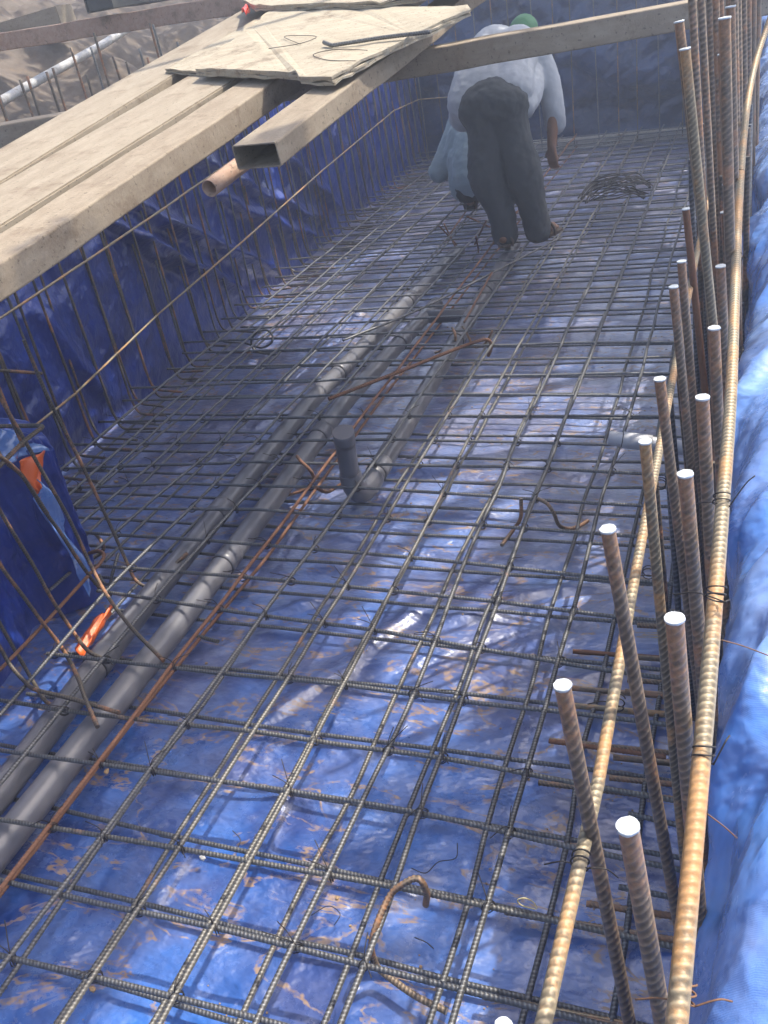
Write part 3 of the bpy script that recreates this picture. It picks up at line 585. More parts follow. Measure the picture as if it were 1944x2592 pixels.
upright((1633, 1120), (1735, 2230), 1.05, .0066, M_yrust, 'orange rusty upright of the inner row with a ragged top', GI, .011)
upright((1670, 961), (1735, 1480), 1.25, .0070, M_dowel, 'upright with shiny cut top just behind the orange rusty upright', GI)
upright((1705, 727), (1760, 1300), 1.63, .0072, M_dowel, 'inner upright with a split cut top beside the floor mesh', GI)
upright((1725, 663), (1770, 1200), 1.78, .0072, M_dowel, 'inner upright with oval cut top right behind the split one', GI)
upright((1736, 530), (1775, 900), 2.15, .0072, M_rust, 'reddish rusty upright with a bent top in the inner row', GI, .011, lod=1)
upright((1590, 2094), (1666, 2508), .46, .0071, M_dowel, 'thickest upright with a big bright cut top in the lower right', GO, .0095)
upright((1708, 1568), (1740, 1950), .65, .0071, M_dowel, 'thick ribbed upright, second of the outer row, left of the sloping thick bar', GO, .0095)
upright((1735, 1202), (1780, 1520), .9, .0071, M_dowel, 'thick ribbed upright with a chipped cut top beside the sloping thick bar', GO, .0095)
upright((1778, 1008), (1806, 1200), 1.05, .0071, M_dowel, 'ribbed upright with wide bright top left of the sloping thick bar', GO, .0095)
upright((1808, 832), (1830, 1010), 1.31, .0071, M_dowel, 'outer upright with bright oval top halfway up the photo', GO)
upright((1824, 675), (1840, 760), 1.68, .0074, M_dowel, 'outer upright with a bright tilted top above the halfway one', GO)
upright((1834, 538), (1848, 620), 2.05, .0074, M_dowel, 'outer upright close left of the bowed thick bar', GO)
upright((1838, 467), (1850, 560), 2.3, .0076, M_dowel, 'small topped outer upright touching the bowed thick bar', GO)
upright((1719, 56), (1760, 420), 1.99, .0080, M_dowel, 'tall upright ending against the far side of the pale cross beam', GI, lod=1)
upright((1734, 125), (1764, 420), 1.92, .0084, M_yrust, 'tall tan upright with pointed bright top below the end of the cross beam', GI, lod=1)
upright((1834, 47), (1850, 300), 1.75, .0085, M_dowel, 'tall upright with bluish cut top in the upper right thicket', GO, lod=1)
upright((1849, 18), (1862, 250), 2.15, .0082, M_dowel, 'tall upright with slanted white top in the upper right thicket', GO, lod=1)
upright((1830, 138), (1856, 420), 2.0, .0084, M_dowel, 'tan upright with flat oval top in front of the thicket', GO, lod=1)
# the taller thicket further back
thick = [(1752, 1775, 2.45, -.12), (1775, 1797, 2.65, -.11), (1796, 1812, 2.95, -.10), (1812, 1824, 2.8, -.07), (1824, 1836, 3.2, -.09), (1864, 1876, 2.5, -.045), (1873, 1884, 2.8, -.04), (1886, 1893, 3.1, -.03), (1899, 1904, 3.4, -.02), (1913, 1914, 3.7, -.01), (1925, 1922, 4.0, .0), (1845, 1858, 3.4, -.05)]
for i, (a, b, y, x) in enumerate(thick):
    t = PY(a, 0, y); d = PY(b, 420, y); v = (d - t) / (d[2] - t[2]); top = t + v * (2.05 - t[2]) if t[2] < 2.05 else t
    bt = t + v * (.05 - t[2]); bt[0] = min(bt[0], .02)
    bar('starter_bar', [top, (top + bt) / 2, bt], .0078, M_dowel, '%s tall ribbed upright of the dense thicket reaching the top edge' % nth(i + 1), 'tall thicket of uprights', 1, pitch=.013, wob=0)
y = 1.5; i = 0
while y < 9.9:
    i += 1
    for x, g_, r_ in ((-.115, GI, .0062), (.005, GO, .0066), (-.045, GO, .0066)):
        if y < 2.0 and x == -.045: continue
        yy = y + random.gauss(0, .02) + (.1 if x == .005 else 0); top = 1.33 + random.uniform(-.03, .04) if y > 2.4 else 1.0
        bar('starter_bar', [(x - .035 + random.gauss(0, .006), yy, top), (x - .01, yy, .6), (min(x + .02, .02), yy, .05)], r_, M_wallbar if random.random() < .5 else M_steel, '%s dark thin upright by the right wall, %s row' % (nth(i), {-.115: 'inner', .005: 'back', -.045: 'middle'}[x]), 'dark uprights against the right wall', 1 if y < 3.6 else 0, pitch=.012, wob=0)
    y += .205
# lengthwise bars on that wall
def hx(px, py, x): return PX(px, py, x)
P = [hx(1375, 2592, -.128), hx(1512, 1990, -.128), hx(1616, 1410, -.128), hx(1700, 973, -.130), hx(1752, 703, -.13)]
d = (P[-1] - P[-2]); bar('wall_bar', [P[0] + (P[0] - P[1]) * .5] + P + [P[-1] + np.array([0, 5.5, .05])], .0057, M_yrust, 'orange rusty ribbed bar rising from the bottom edge between the inner uprights', 'lengthwise bars on the right wall', 1, pitch=.0100, h=.0016, wob=0)
P = [PY(1713, 2592, .40), PY(1772, 1960, .60), PY(1800, 1640, .75), PY(1828, 1290, .97), PY(1850, 1000, 1.25), PY(1862, 700, 1.65), PY(1872, 480, 2.1), PY(1890, 280, 2.6), PY(1912, 160, 2.9), PY(1944, 60, 3.1)]
P = smoothpath(P, 12); bar('wall_bar', np.concatenate([[P[0] + (P[0] - P[2]) * 1.5], P, [P[-1] + (P[-1] - P[-3]) * 2]]), .0068, M_yrust, 'thickest tan ribbed bar bowing up the whole right side of the photo', 'lengthwise bars on the right wall', 2, pitch=.0092, h=.0017, wob=0)
bar('wall_bar', [(-.02, .3, .55), (-.02, 3, .56), (-.03, 9.8, .58)], .0065, M_wallbar, 'dark lengthwise bar low behind the right uprights', 'lengthwise bars on the right wall', 1, wob=.002)
# dowels that poke out from the right wall foot
for lab, t1, t2, z, m in (('short brown stub bar with a pointed end in front of the right uprights', ('C', 265, 190), ('C', 1010, 292), .10, M_rust),
                          ('short grey stub bar just above the biggest cut top', ('C', 770, 652), ('C', 1130, 735), .12, M_steel),
                          ('short grey stub bar right of the yellow string', ('C', 710, 1118), ('C', 1100, 1195), .10, M_steel),
                          ('short grey stub bar hidden behind the orange uprights', ('F', 1020, 1250), ('F', 1330, 1275), .12, M_steel)):
    bar('stub_bar', TZ(z, t1, t2), .0062, m, lab, 'stub bars from the right wall', 2, wob=0)
# ================================================================== LOOSE AND BENT BARS
def loose(name, lab, pts, r, m, lod=2, pitch=.0095, grp=None, cat='rebar'):
    P = [PZ(a, b, z) for a, b, z in pts]; P = smoothpath(P, 8) if len(P) > 2 else P; o = bar(name, P, r, m, lab, grp, lod, pitch, wob=0, cat=cat); return o
loose('offcut_bar', 'reddish ribbed offcut lying across the pipes with its far end hooked down', [(832, 1010, .20), (1000, 945, .195), (1150, 885, .19), (1215, 862, .20), (1238, 862, .19), (1243, 880, .14), (1236, 900, .08)], .0085, M_rust, pitch=.013)
loose('loose_bar', 'long thin straight bar lying diagonally over the mesh up to the worker sandal', [(868, 862, .182), (1089, 770, .182), (1422, 600, .185)], .006, M_steel, 1)
loose('spacer_bar', 'bent spacer bar with a brown top loop near the bottom of the photo', [(1131, 2560, .045), (1050, 2520, .05), (968, 2460, .055), (950, 2438, .08), (940, 2400, .13), (950, 2350, .17), (985, 2270, .20), (1020, 2238, .225), (1050, 2224, .235), (1068, 2232, .23), (1080, 2262, .19), (1078, 2290, .13)], .0068, M_dowel)
loose('spacer_bar', 'bent S shaped spacer bar beside the lower right of the stub, on the mesh', [(1319, 1262, .17), (1318, 1310, .10), (1300, 1340, .05), (1270, 1380, .045)], .0062, M_dowel)
loose('spacer_bar', 'curved spacer bar sweeping down to a short brown foot right of centre', [(1362, 1262, .17), (1385, 1275, .165), (1402, 1300, .13), (1415, 1330, .07), (1440, 1338, .045), (1465, 1332, .045), (1488, 1318, .045)], .0066, M_dowel)
loose('spacer_bar', 'bent spacer bar hooking over the second pipe left of the stub', [(752, 1155, .17), (762, 1168, .18), (785, 1190, .17), (793, 1215, .10), (770, 1240, .06), (705, 1260, .045)], .0066, M_rust)
loose('spacer_bar', 'rusty bent spacer foot lying left of the elbow', [(800, 1235, .17), (830, 1245, .06), (870, 1222, .06), (905, 1215, .05)], .0066, M_rust)
loose('spacer_bar', 'curved spacer bar left of the third pipe below the connector', [(1145, 830, .17), (1152, 848, .16), (1148, 870, .10), (1115, 888, .05), (1100, 893, .045)], .0066, M_dowel)
loose('spacer_bar', 'wavy spacer bar end beside the hooked offcut', [(1170, 826, .165), (1185, 850, .12), (1200, 878, .06), (1225, 872, .06), (1240, 850, .12), (1246, 838, .165)], .006, M_dowel)
loose('spacer_bar', 'looped spacer bar on the mesh near the left wall foot', [(620, 868, .05), (660, 880, .06), (686, 868, .15), (690, 850, .18), (676, 836, .20), (650, 842, .19), (636, 865, .12), (650, 890, .06), (700, 898, .05)], .006, M_steelw)
loose('spacer_bar', 'short grey stub beside the rusty pair under the second cross bar', [(500, 1610, .05), (552, 1624, .06)], .0066, M_steelw)
for k, (a, b, c, d) in enumerate(((1112, 572, 1156, 620), (1140, 590, 1190, 520), (1182, 548, 1240, 575), (1205, 600, 1212, 640), (1124, 566, 1160, 640), (1230, 560, 1200, 622))):
    p = PZ(a, b, .30 if k % 2 else .24); q = PZ(c, d, .06); bar('spacer_bar', [p, q], .0062, M_rust, ['longest rusty bar of the jumble, leaning left over the pipe end', 'rusty bar of the jumble leaning right towards the worker', 'short rusty bar of the jumble closest to the worker', 'thin rusty bar of the jumble standing nearly upright', 'lowest rusty bar of the jumble by the first pipe end', 'rusty bar of the jumble at its top, under the workers'][k], 'jumbled rusty bars at the pipe end', 0, wob=0)
bar('offcut_bar', [PZ(1245, 690, .19), PZ(1175, 905 - 90, .19)], .006, M_rust, 'thin rusty bar leading from the standing worker down between the pipes', None, 0, wob=0)
# coil of black wire in the far right of the mesh
cr_ = empty('wire_coil', PZ(1560, 470, .18)); tag(cr_, 'arched bundle of black binding wire lying on the far mesh right of the worker', 'wire bundle')
for k in range(22):
    P = [PZ(1478 + random.gauss(0, 8), 500 + random.gauss(0, 8), .18), PZ(1510 + random.gauss(0, 6), 468 + random.gauss(0, 9), .23), PZ(1560 + random.gauss(0, 6), 455 + random.gauss(0, 10), .25), PZ(1610, 452 + random.gauss(0, 8), .24), PZ(1645 + random.gauss(0, 5), 465 + random.gauss(0, 8), .19)]
    if k > 13: P = [p + np.array([-.02, -.16 + random.gauss(0, .01), -.05]) for p in P[1:]]
    link('wire_strand', tube_mesh('wire_strand', smoothpath(np.array(P) - np.array(cr_.location), 6), .0045, M_wire, 5), cr_)
# tie wires
def tie_mesh(seed):
    rr = random.Random(seed); Vs, Fs, As = [], [], []; off = 0
    for k in range(2):
        P = [(.012 * math.cos(t), .004 * (k - .5), .012 * math.sin(t) - .006) for t in np.linspace(0, 6.6, 18)]
        P = np.array(P); R45 = np.array([[.707, -.707, 0], [.707, .707, 0], [0, 0, 1]]); P = P @ R45.T
        V, F, a = tube(P, .0011, 5); Vs.append(V); Fs.append(F + off); off += len(V)
    for k in range(2):
        a = rr.uniform(0, 6.28); L = rr.uniform(.02, .055); P = smoothpath([(0, 0, .008), (.3 * L * math.cos(a), .3 * L * math.sin(a), .018), (L * math.cos(a), L * math.sin(a), .018 + rr.uniform(-.012, .03))], 4)
        V, F, _ = tube(P, .0010, 5); Vs.append(V); Fs.append(F + off); off += len(V)
    F = np.concatenate(Fs); F = [tuple(f) if f[2] != f[3] else tuple(f[:3]) for f in F]; return mesh('tie_wire', np.concatenate(Vs), F, M_wire)
ties = [tie_mesh(i) for i in range(5)]
for i, q in enumerate(TU):
    P = TZ(ZTU, *q)
    xs = [p[0] for p in P]
    for k, pts, x1, y0, m, lab in LU:
        Q = Lx(pts, 10, ZU, x1, y0); yt = np.interp(np.interp(np.mean([p[1] for p in P]), [a[1] for a in Q], [a[0] for a in Q]), xs, [p[1] for p in P])
        xq = np.interp(yt, [a[1] for a in Q], [a[0] for a in Q])
        if xq < min(xs) or xq > max(xs) or random.random() < .2: continue
        o = link('tie_wire', random.choice(ties), None, (xq, yt, .161)); o.scale = (1.25, 1.25, 1.25); o.rotation_euler = (0, 0, random.choice((0, 1.57, 3.14)) + random.gauss(0, .2))
        tag(o, 'wire tie where the %s upper cross bar meets the %s lengthwise bar from the left' % (ORD[i], ORD['qponmlkabcdefg'.index(k)]), 'tie wire', 'wire ties on the floor mesh')
def loop_tie(p, r, ax, m=M_wire, lab='', tail=((.05, .0, .01),)):
    root = tag(empty('tie_wire', p), lab, 'tie wire'); ax = np.array(ax, float); ax /= np.linalg.norm(ax); u = np.cross(ax, (0, 0, 1) if abs(ax[2]) < .9 else (0, 1, 0)); u /= np.linalg.norm(u); w = np.cross(ax, u)
    P = [r * (math.cos(t) * u + math.sin(t) * w) + ax * (t * .0012 - .006) for t in np.linspace(0, 12.5, 50)]; link('loop', tube_mesh('loop', P, .0009, m, 6), root)
    for tl in tail: link('tail', tube_mesh('tail', smoothpath([P[0], P[0] * .6 + np.array(tl) * .4 + np.array([0, 0, .008]), np.array(tl) * .7], 6), .0008, m, 5), root)
yd = (0.03, .35, .3)
for (a, b, y, lab, tl) in ((1728, 2516, .43, 'rusty wire tie round the thick bowed bar near the bottom edge', ((.05, .01, -.01), (-.05, 0, -.03))), (1780, 1912, .62, 'wire tie round the thick bowed bar beside its second upright', ((.03, .02, .02),)),
                           (1812, 1506, .80, 'wire tie round the thick bowed bar at the chipped upright', ((-.06, .02, -.02), (.02, .01, -.03))), (1826, 1268, .98, 'wire tie with a bright bent tail sticking out right of the thick bowed bar', ((.05, .0, .05), (-.05, .01, -.02))),
                           (1855, 905, 1.38, 'dark wire tie round the thick bowed bar halfway up', ((.02, .02, .01),)), (1863, 655, 1.75, 'dark wire tie on the upper part of the thick bowed bar', ((.02, .02, .01),)), (1871, 443, 2.2, 'highest dark wire tie on the thick bowed bar', ((.02, .02, .01),))):
    loop_tie(PY(a, b, y), .0094, yd, M_wire2 if b > 2400 else M_wire, lab, tl)
for (a, b, lab, tl) in ((1468, 2180, 'dark wire tie round the orange ribbed bar beside the leaning upright', ((-.05, 0, -.02), (.05, 0, -.02))), (1640, 1450, 'dark wire tie on the orange ribbed bar at mid height', ((-.04, 0, -.03),)), (1562, 1780, 'dark wire tie on the orange ribbed bar below its middle', ((-.05, 0, -.01),)), (1672, 1225, 'small dark wire tie near the top of the orange ribbed bar', ((.01, 0, .02),))):
    loop_tie(PX(a, b, -.128), .0084, (0, 1, 0), M_wire, lab, tl)
def thin(name, lab, pts, r, m, cat='wire'):
    P = smoothpath(pts, 8); tag(link(name, tube_mesh(name, P, r, m, 5)), lab, cat)
thin('loose_wire', 'long thin wire reaching right from the thick bowed bar over the bank tarpaulin', [PY(1825, 1620, .80), PY(1880, 1635, .80), PY(1960, 1665, .80)], .0007, M_wire2)
thin('loose_wire', 'thin rusty wire crossing in front of the bank tarpaulin lower right', [PY(1790, 2060, .6), PY(1830, 2090, .6), PY(1866, 2122, .6)], .0007, M_wire2)
thin('loose_wire', 'crooked black wire scrap on the tarpaulin right of centre near the bottom', [PZ(*T('B', 1010, 1000), .02), PZ(*T('B', 1100, 1030), .02), PZ(*T('B', 1180, 960), .03), PZ(*T('B', 1290, 935), .03), PZ(*T('B', 1302, 840), .05)], .0013, M_wire)
thin('loose_wire', 'thin curled wire scrap on the tarpaulin left of the bent spacer', [PZ(*T('B', 370, 1300), .02), PZ(*T('B', 480, 1240), .03), PZ(*T('B', 555, 1290), .03), PZ(*T('B', 520, 1360), .02)], .0011, M_wire)
thin('loose_wire', 'short black wire scrap in the sunlit patch at lower left', [PZ(*T('A', 1480, 760), .04), PZ(*T('A', 1530, 820), .03), PZ(*T('A', 1500, 890), .02)], .0013, M_wire)
thin('loose_wire', 'short straight wire scrap right below the bent spacer', [PZ(*T('B', 1030, 1440), .02), PZ(*T('B', 1100, 1470), .02), PZ(*T('B', 1150, 1510), .02)], .0013, M_wire)
thin('string_loop', 'yellow string loop caught on a cross bar near the leaning upright', [PZ(*T('C', 180, 1260), .17), PZ(*T('C', 100, 1240), .17), PZ(*T('C', 65, 1205), .18), PZ(*T('C', 110, 1190), .19), PZ(*T('C', 165, 1215), .18), PZ(*T('C', 190, 1260), .17)], .0014, M_straw, 'string')
# crumbs of clay and pebbles
def pebble(seed, s):
    import bmesh
    bm = bmesh.new(); bmesh.ops.create_icosphere(bm, subdivisions=1, radius=1); r_ = random.Random(seed)
    for v in bm.verts: v.co *= r_.uniform(.7, 1.2); v.co.z *= .6
    me = bpy.data.meshes.new('pebble'); bm.to_mesh(me); bm.free(); me.materials.append(M_mud); return me
pm = [pebble(i, 1) for i in range(6)]
crumbV, crumbF, off = [], [], 0
for i in range(1500):
    x = random.uniform(-3, -.1); y = random.uniform(.5, 6) ** 1.0; s = random.choice((.0015, .002, .003, .004)) * random.uniform(.6, 1.5); me = pm[i % 6]
    if fbm(np.array([x * 3.]), np.array([y * 3.]), 3)[0] < .52: continue
    zf = floor_fn(np.array([(y + .6) / 11.3]), np.array([(x + 3.75) / 3.85]))[0][2]
    crumbV += [(x + v.co.x * s, y + v.co.y * s, zf + s * .4 + v.co.z * s) for v in me.vertices]; crumbF += [tuple(off + k for k in p.vertices) for p in me.polygons]; off += len(me.vertices)
tag(link('clay_crumbs', mesh('clay_crumbs', crumbV, crumbF, M_mud, False)), 'scattered crumbs of brown clay and grit over the floor tarpaulin', 'clay crumbs', kind='stuff')
for lab, t, s, m in (('tan pebble by the left wall among the upper mesh', ('D', 738, 425), .011, M_mud), ('white stone chip at a crossing in the sunlit lower left patch', ('A', 1290, 930), .008, M_white), ('brown pebble on the crossing at the bottom left', ('A', 590, 1765), .008, M_mud),
                     ('brown pebble beside the second pipe in the lower left', ('A', 680, 385), .009, M_mud), ('tan clod between the second pipe and the rusty pair', ('D', 1015, 1455), .008, M_mud), ('small white chip between the two pipes', ('A', 245, 470), .005, M_white)):
    p = TZ(.03, t)[0]; o = link('pebble', pm[random.randrange(6)].copy(), None, p); o.data.materials[0] = m; o.scale = (s * 1.4, s, s); o.rotation_euler[2] = random.uniform(0, 6); tag(o, lab, 'pebble')
# ================================================================== SCAFFOLD DECK
E4 = np.array([-1.2163, 2.3593, 1.5180]); BD = np.array([.0688, .9893, .1288]); BD /= np.linalg.norm(BD); BN = np.cross([1, 0, 0], BD); BN /= np.linalg.norm(BN)
def UB(a, b, k=Z1): return U(a * k, b * k, E4, BN)
def frame_obj(name, origin, x, y, z):
    m = Matrix.Identity(4)
    for i in range(3): m[i][0] = x[i]; m[i][1] = y[i]; m[i][2] = z[i]; m[i][3] = origin[i]
    o = bpy.data.objects.new(name, None); COL.objects.link(o); o.matrix_world = m; return o
def hollow(name, w, h, L, m, root, t=.0035, sag=0):
    """hollow rectangular section, local: x across, y along, z up, top at 0"""
    r = .006; prof = []
    for cx, cz, a0 in ((w / 2 - r, -r, 0), (-w / 2 + r, -r, 90), (-w / 2 + r, -h + r, 180), (w / 2 - r, -h + r, 270)):
        for k in range(4): a = rad(a0 + 30 * k); prof.append((cx + r * math.cos(a), cz + r * math.sin(a)))
    n = len(prof); inn = [(x * (w - 2 * t) / w, -h / 2 + (z + h / 2) * (h - 2 * t) / h) for x, z in prof]; V, F = [], []
    ys = np.linspace(0, L, max(2, int(L / .15)))
    for y in ys:
        dz = rng.normal(0, .0016)
        V += [(x, y, z + dz) for x, z in prof]
    k = len(ys)
    for i in range(k - 1):
        for j in range(n): F.append((i * n + j, i * n + (j + 1) % n, (i + 1) * n + (j + 1) % n, (i + 1) * n + j))
    b = len(V); V += [(x, 0, z) for x, z in inn] + [(x, L, z) for x, z in inn]
    for j in range(n):
        j2 = (j + 1) % n; F += [(b + j, b + j2, j2, j), ((k - 1) * n + j, (k - 1) * n + j2, b + n + j2, b + n + j), (b + j2, b + j, b + n + j, b + n + j2)]
    me = mesh(name, V, F, m, False); o = link(name, me, root); return o
def beam(name, pl, pr, w, h, L, m, label, cat, back=0., grp=None, part='section'):
    """pl/pr near end top-left/top-right points on the deck plane"""
    o0 = (pl + pr) / 2 - BD * back; r = frame_obj(name, o0, *np.array([np.cross(BD, BN), BD, BN])); tag(r, label, cat, grp); hollow(part, w, h, L, m, r); return r
GB = 'dusty beams laid along under the plywood'
beam('steel_beam', UB(1015, 620), UB(1175, 625), .142, .066, 4.3, M_beam, 'rightmost dusty beam, its open hollow end pointing at the camera', 'beam', 0, GB)
b3l, b3r = UB(0, 1000), UB(0, 1140)
def beam2(l0, l1, r0, r1, h, L, back, m, label, solid=False):
    d = ((l1 - l0) / np.linalg.norm(l1 - l0) + (r1 - r0) / np.linalg.norm(r1 - r0)); d /= np.linalg.norm(d); x = np.cross(d, BN); x /= np.linalg.norm(x); w = abs((r0 - l0) @ x)
    c = (l0 + r0) / 2; c = c - d * (c[1] - l0[1]) * 0 - d * back; r = frame_obj('steel_beam' if not solid else 'scaffold_board', c, x, d, np.cross(x, d)); tag(r, label, 'beam' if not solid else 'board', GB)
    if not solid: hollow('section', w - .004, h, L, m, r)
    else:
        bm = box_bm((-w / 2 + .002, 0, -h), (w / 2 - .002, L, 0), .005); o = bm_obj('board', bm, m, r)
    return r
beam2(UB(0, 1003), UB(980, 383), UB(0, 1140), UB(1130, 390), .078, 5.2, 1.4, M_beam, 'long dusty beam left of the open ended one, running off the left edge')
beam2(UB(0, 795), UB(770, 352), UB(0, 975), UB(940, 386), .07, 5.0, 1.4, M_board, 'wide dusty board between the long beam and the outermost board', True)
beam2(UB(0, 640), UB(500, 330), UB(0, 785), UB(765, 348), .07, 5.0, 1.6, M_board, 'outermost wide dusty board beside the earth bank', True)
# round scaffold tube
tp0 = U(905 * Z1, 815 * Z1, E4 - BN * .095, BN); r = frame_obj('scaffold_tube', tp0, np.cross(BD, BN), BD, BN); tag(r, 'rusty round tube with open end lying under the rightmost beam', 'tube')
V, F, a = tube(dense([(0, 0, 0), (0, 3.2, 0)], .1), .0245, 28, close=False); V2, F2, _ = tube(dense([(0, 0, 0), (0, 3.2, 0)], .1), .0215, 28, close=False)
ring = [(j, (j + 1) % 28, len(V) + (j + 1) % 28, len(V) + j) for j in range(28)]
link('tube', mesh('tube', np.concatenate([V, V2]), np.concatenate([F[:, ::-1], F2 + len(V), np.array(ring)]), M_rtube), r)
# plywood sheets
def sheet(name, pts, thick, off, m, label, layers=3):
    import bmesh
    P = [p + BN * off for p in pts]; root = tag(empty(name, P[0]), label, 'plywood'); c = sum(P) / len(P)
    for k in range(layers):
        bm = bmesh.new(); poly = []
        for a, b in zip(P, P[1:] + P[:1]):
            n = max(1, int(np.linalg.norm(b - a) / .035))
            for i in range(n): poly.append(a + (b - a) * i / n)
        inset = 1 - .004 * (k % 2) ; t0, t1 = thick * k / layers, thick * (k + 1) / layers - (.0012 if k < layers - 1 else 0)
        vs = [bm.verts.new(Vector(c + (p - c) * inset + BN * t0 + rng.normal(0, .0022, 3) - P[0])) for p in poly]
        f = bm.faces.new(vs); ex = bmesh.ops.extrude_face_region(bm, geom=[f]); 
        for v in ex['geom']:
            if isinstance(v, bmesh.types.BMVert): v.co += Vector(BN * (t1 - t0))
        bmesh.ops.recalc_face_normals(bm, faces=bm.faces[:]); bm_obj('ply_layer', bm, m, root)
    return root
R2 = .6293
def UR(a, b): return U(900 + a * R2, b * R2, E4, BN)
sheet('plywood_sheet', [UB(720, 318), UB(870, 330), UB(885, 318), UB(1290, 345), UB(1290, 372), UB(1100, 95), UB(1060, 100)][:2] + [UB(1100, 345), UB(1400, 300), UR(300, 120), UR(0, 78), UB(1130, 92)], .014, .003, M_ply, 'lower left plywood sheet whose corner shows left of the upper one')
sheet('plywood_sheet', [UB(860, 352), UB(1290, 372), UB(1310, 392), UB(1450, 398), UB(1520, 360), UB(1659, 280), UR(250, 195), UR(468, 92), UR(460, 80), UR(0, 80), UB(1400, 95), UB(1180, 92)], .024, .020, M_ply, 'large pale plywood sheet in the middle of the deck carrying the steel offcut')
sheet('plywood_sheet', [UB(1060, 62), UB(1120, 95), UB(1659, 92), UR(250, 62), UR(470, 22), UR(575, -8), UR(600, -90), UR(-200, -160), UB(1200, -60)], .022, .046, M_ply, 'far plywood sheet with splintered edge lying over the top of the deck')
o = bar('offcut_bar', [U(820, 107, E4 + BN * .06, BN), U(840, 115, E4 + BN * .055, BN), U(960, 96, E4 + BN * .053, BN), U(1090, 80, E4 + BN * .055, BN)], .0065, M_steelw, 'short grey bar lying on the pale plywood deck', None, 1, wob=0)
thin('loose_wire', 'thin looped wire lying on the plywood left of the bar', [U(a, b, E4 + BN * .05, BN) for a, b in ((680, 123), (760, 110), (800, 92), (720, 92), (760, 112))], .0012, M_wire)
thin('loose_wire', 'thin oval wire lying on the near plywood below the bar', [U(a, b, E4 + BN * .048, BN) for a, b in ((930, 127), (850, 125), (793, 138), (830, 152), (900, 154))], .0012, M_wire)
tag(patch('plastic_scrap', [U(612, 22, E4 + BN * .03, BN), U(632, 22, E4 + BN * .03, BN), U(630, 30, E4 + BN * .08, BN), U(614, 30, E4 + BN * .08, BN)], M_red), 'small red plastic scrap at the far left corner of the plywood', 'plastic scrap')
# cross beam across the pit
ca = np.array([-1.155, 3.655, 1.598]); cd = np.array([.895, .362, 0]); cd /= np.linalg.norm(cd); zz = np.array([0, 0, 1.]); cx_ = np.cross(cd, zz)
r = frame_obj('cross_beam', ca - cd * 1.7 + (-cx_) * .0, cx_, cd, zz); tag(r, 'pale dusty cross beam spanning the pit in front of the bending worker', 'beam'); r.matrix_world = r.matrix_world @ Matrix.Translation((-.065, 0, 0)); hollow('section', .13, .092, 3.55, M_beam, r)
# left background cross beam
l0 = PY(0, 84, 5.35); l1 = PY(490, 4, 5.35); d2 = (l1 - l0) / np.linalg.norm(l1 - l0); x2 = np.cross(d2, zz); x2 /= np.linalg.norm(x2); z2 = np.cross(x2, d2)
r = frame_obj('cross_beam', l0 - d2 * 2.2, x2, d2, z2); tag(r, 'weathered brown cross beam at the top left in front of the earth bank', 'beam'); r.matrix_world = r.matrix_world @ Matrix.Translation((-.06, 0, 0)); hollow('section', .12, .10, 6.4, M_rtube, r)
bx0 = PY(226, 44, 5.25); r = frame_obj('box_section', bx0 + np.array([.09, 0, .17]), [1, 0, 0], [0, 1, 0], [0, 0, 1]); tag(r, 'dark square ended box section lying across the top left beam', 'beam'); hollow('section', .19, .15, 1.9, M_dark, r); pl_ = bm_obj('end_plate', box_bm((-.088, .01, -.142), (.088, .016, -.008), 0), M_dark, r)
w0 = PY(-60, 78, 6.4); w1 = PY(160, 12, 6.4); d3 = (w1 - w0) / np.linalg.norm(w1 - w0); x3 = np.cross(d3, zz); x3 /= np.linalg.norm(x3); r = frame_obj('timber_plank', w0 - d3 * 1.5, x3, d3, np.cross(x3, d3)); tag(r, 'pale timber plank slanting at the top left corner of the photo', 'plank'); bm_obj('plank', box_bm((-.1, 0, -.13), (.1, 1.5 + float(np.linalg.norm(w1 - w0)), 0), .006), M_board, r)
w0 = PZ(-80, 330, 1.40); w1 = PZ(190, 278, 1.40); d3 = (w1 - w0) / np.linalg.norm(w1 - w0); x3 = np.cross(d3, zz); r = frame_obj('timber_plank', w0 - d3 * .8, x3, d3, zz); tag(r, 'short dusty plank poking out from under the outermost board at the left edge', 'plank'); r.matrix_world = r.matrix_world @ Matrix.Translation((-.02, 0, 0)); bm_obj('plank', box_bm((-.09, 0, -.09), (.05, 1.9, 0), .006), M_board, r)
# white pipe along the earth bank
def on_bank(px, py):
    d = RC.T @ np.array([(px - CX) / FPX, (py - CY) / FPX, 1.])
    for t in np.arange(3.4, 14, .02):
        p = C0 + d * t; X0 = left_x(p[1]) - .12; dd = X0 - p[0]
        if dd > .1 and p[2] < 1.22 + .5 * min(max(dd - .5, 0), 3.2) + .08: return p + np.array([.10, -.05, .08])
    return p
P = [on_bank(a, b) for a, b in ((-60, 330), (0, 292), (130, 215), (241, 151), (320, 100), (389, 63))]; print('white', [tuple(round(float(v), 2) for v in p) for p in P])
tag(link('white_pipe', tube_mesh('white_pipe', smoothpath(P, 8), .028, M_white, 20)), 'long white plastic pipe leaning on the brown earth bank at upper left', 'pipe')
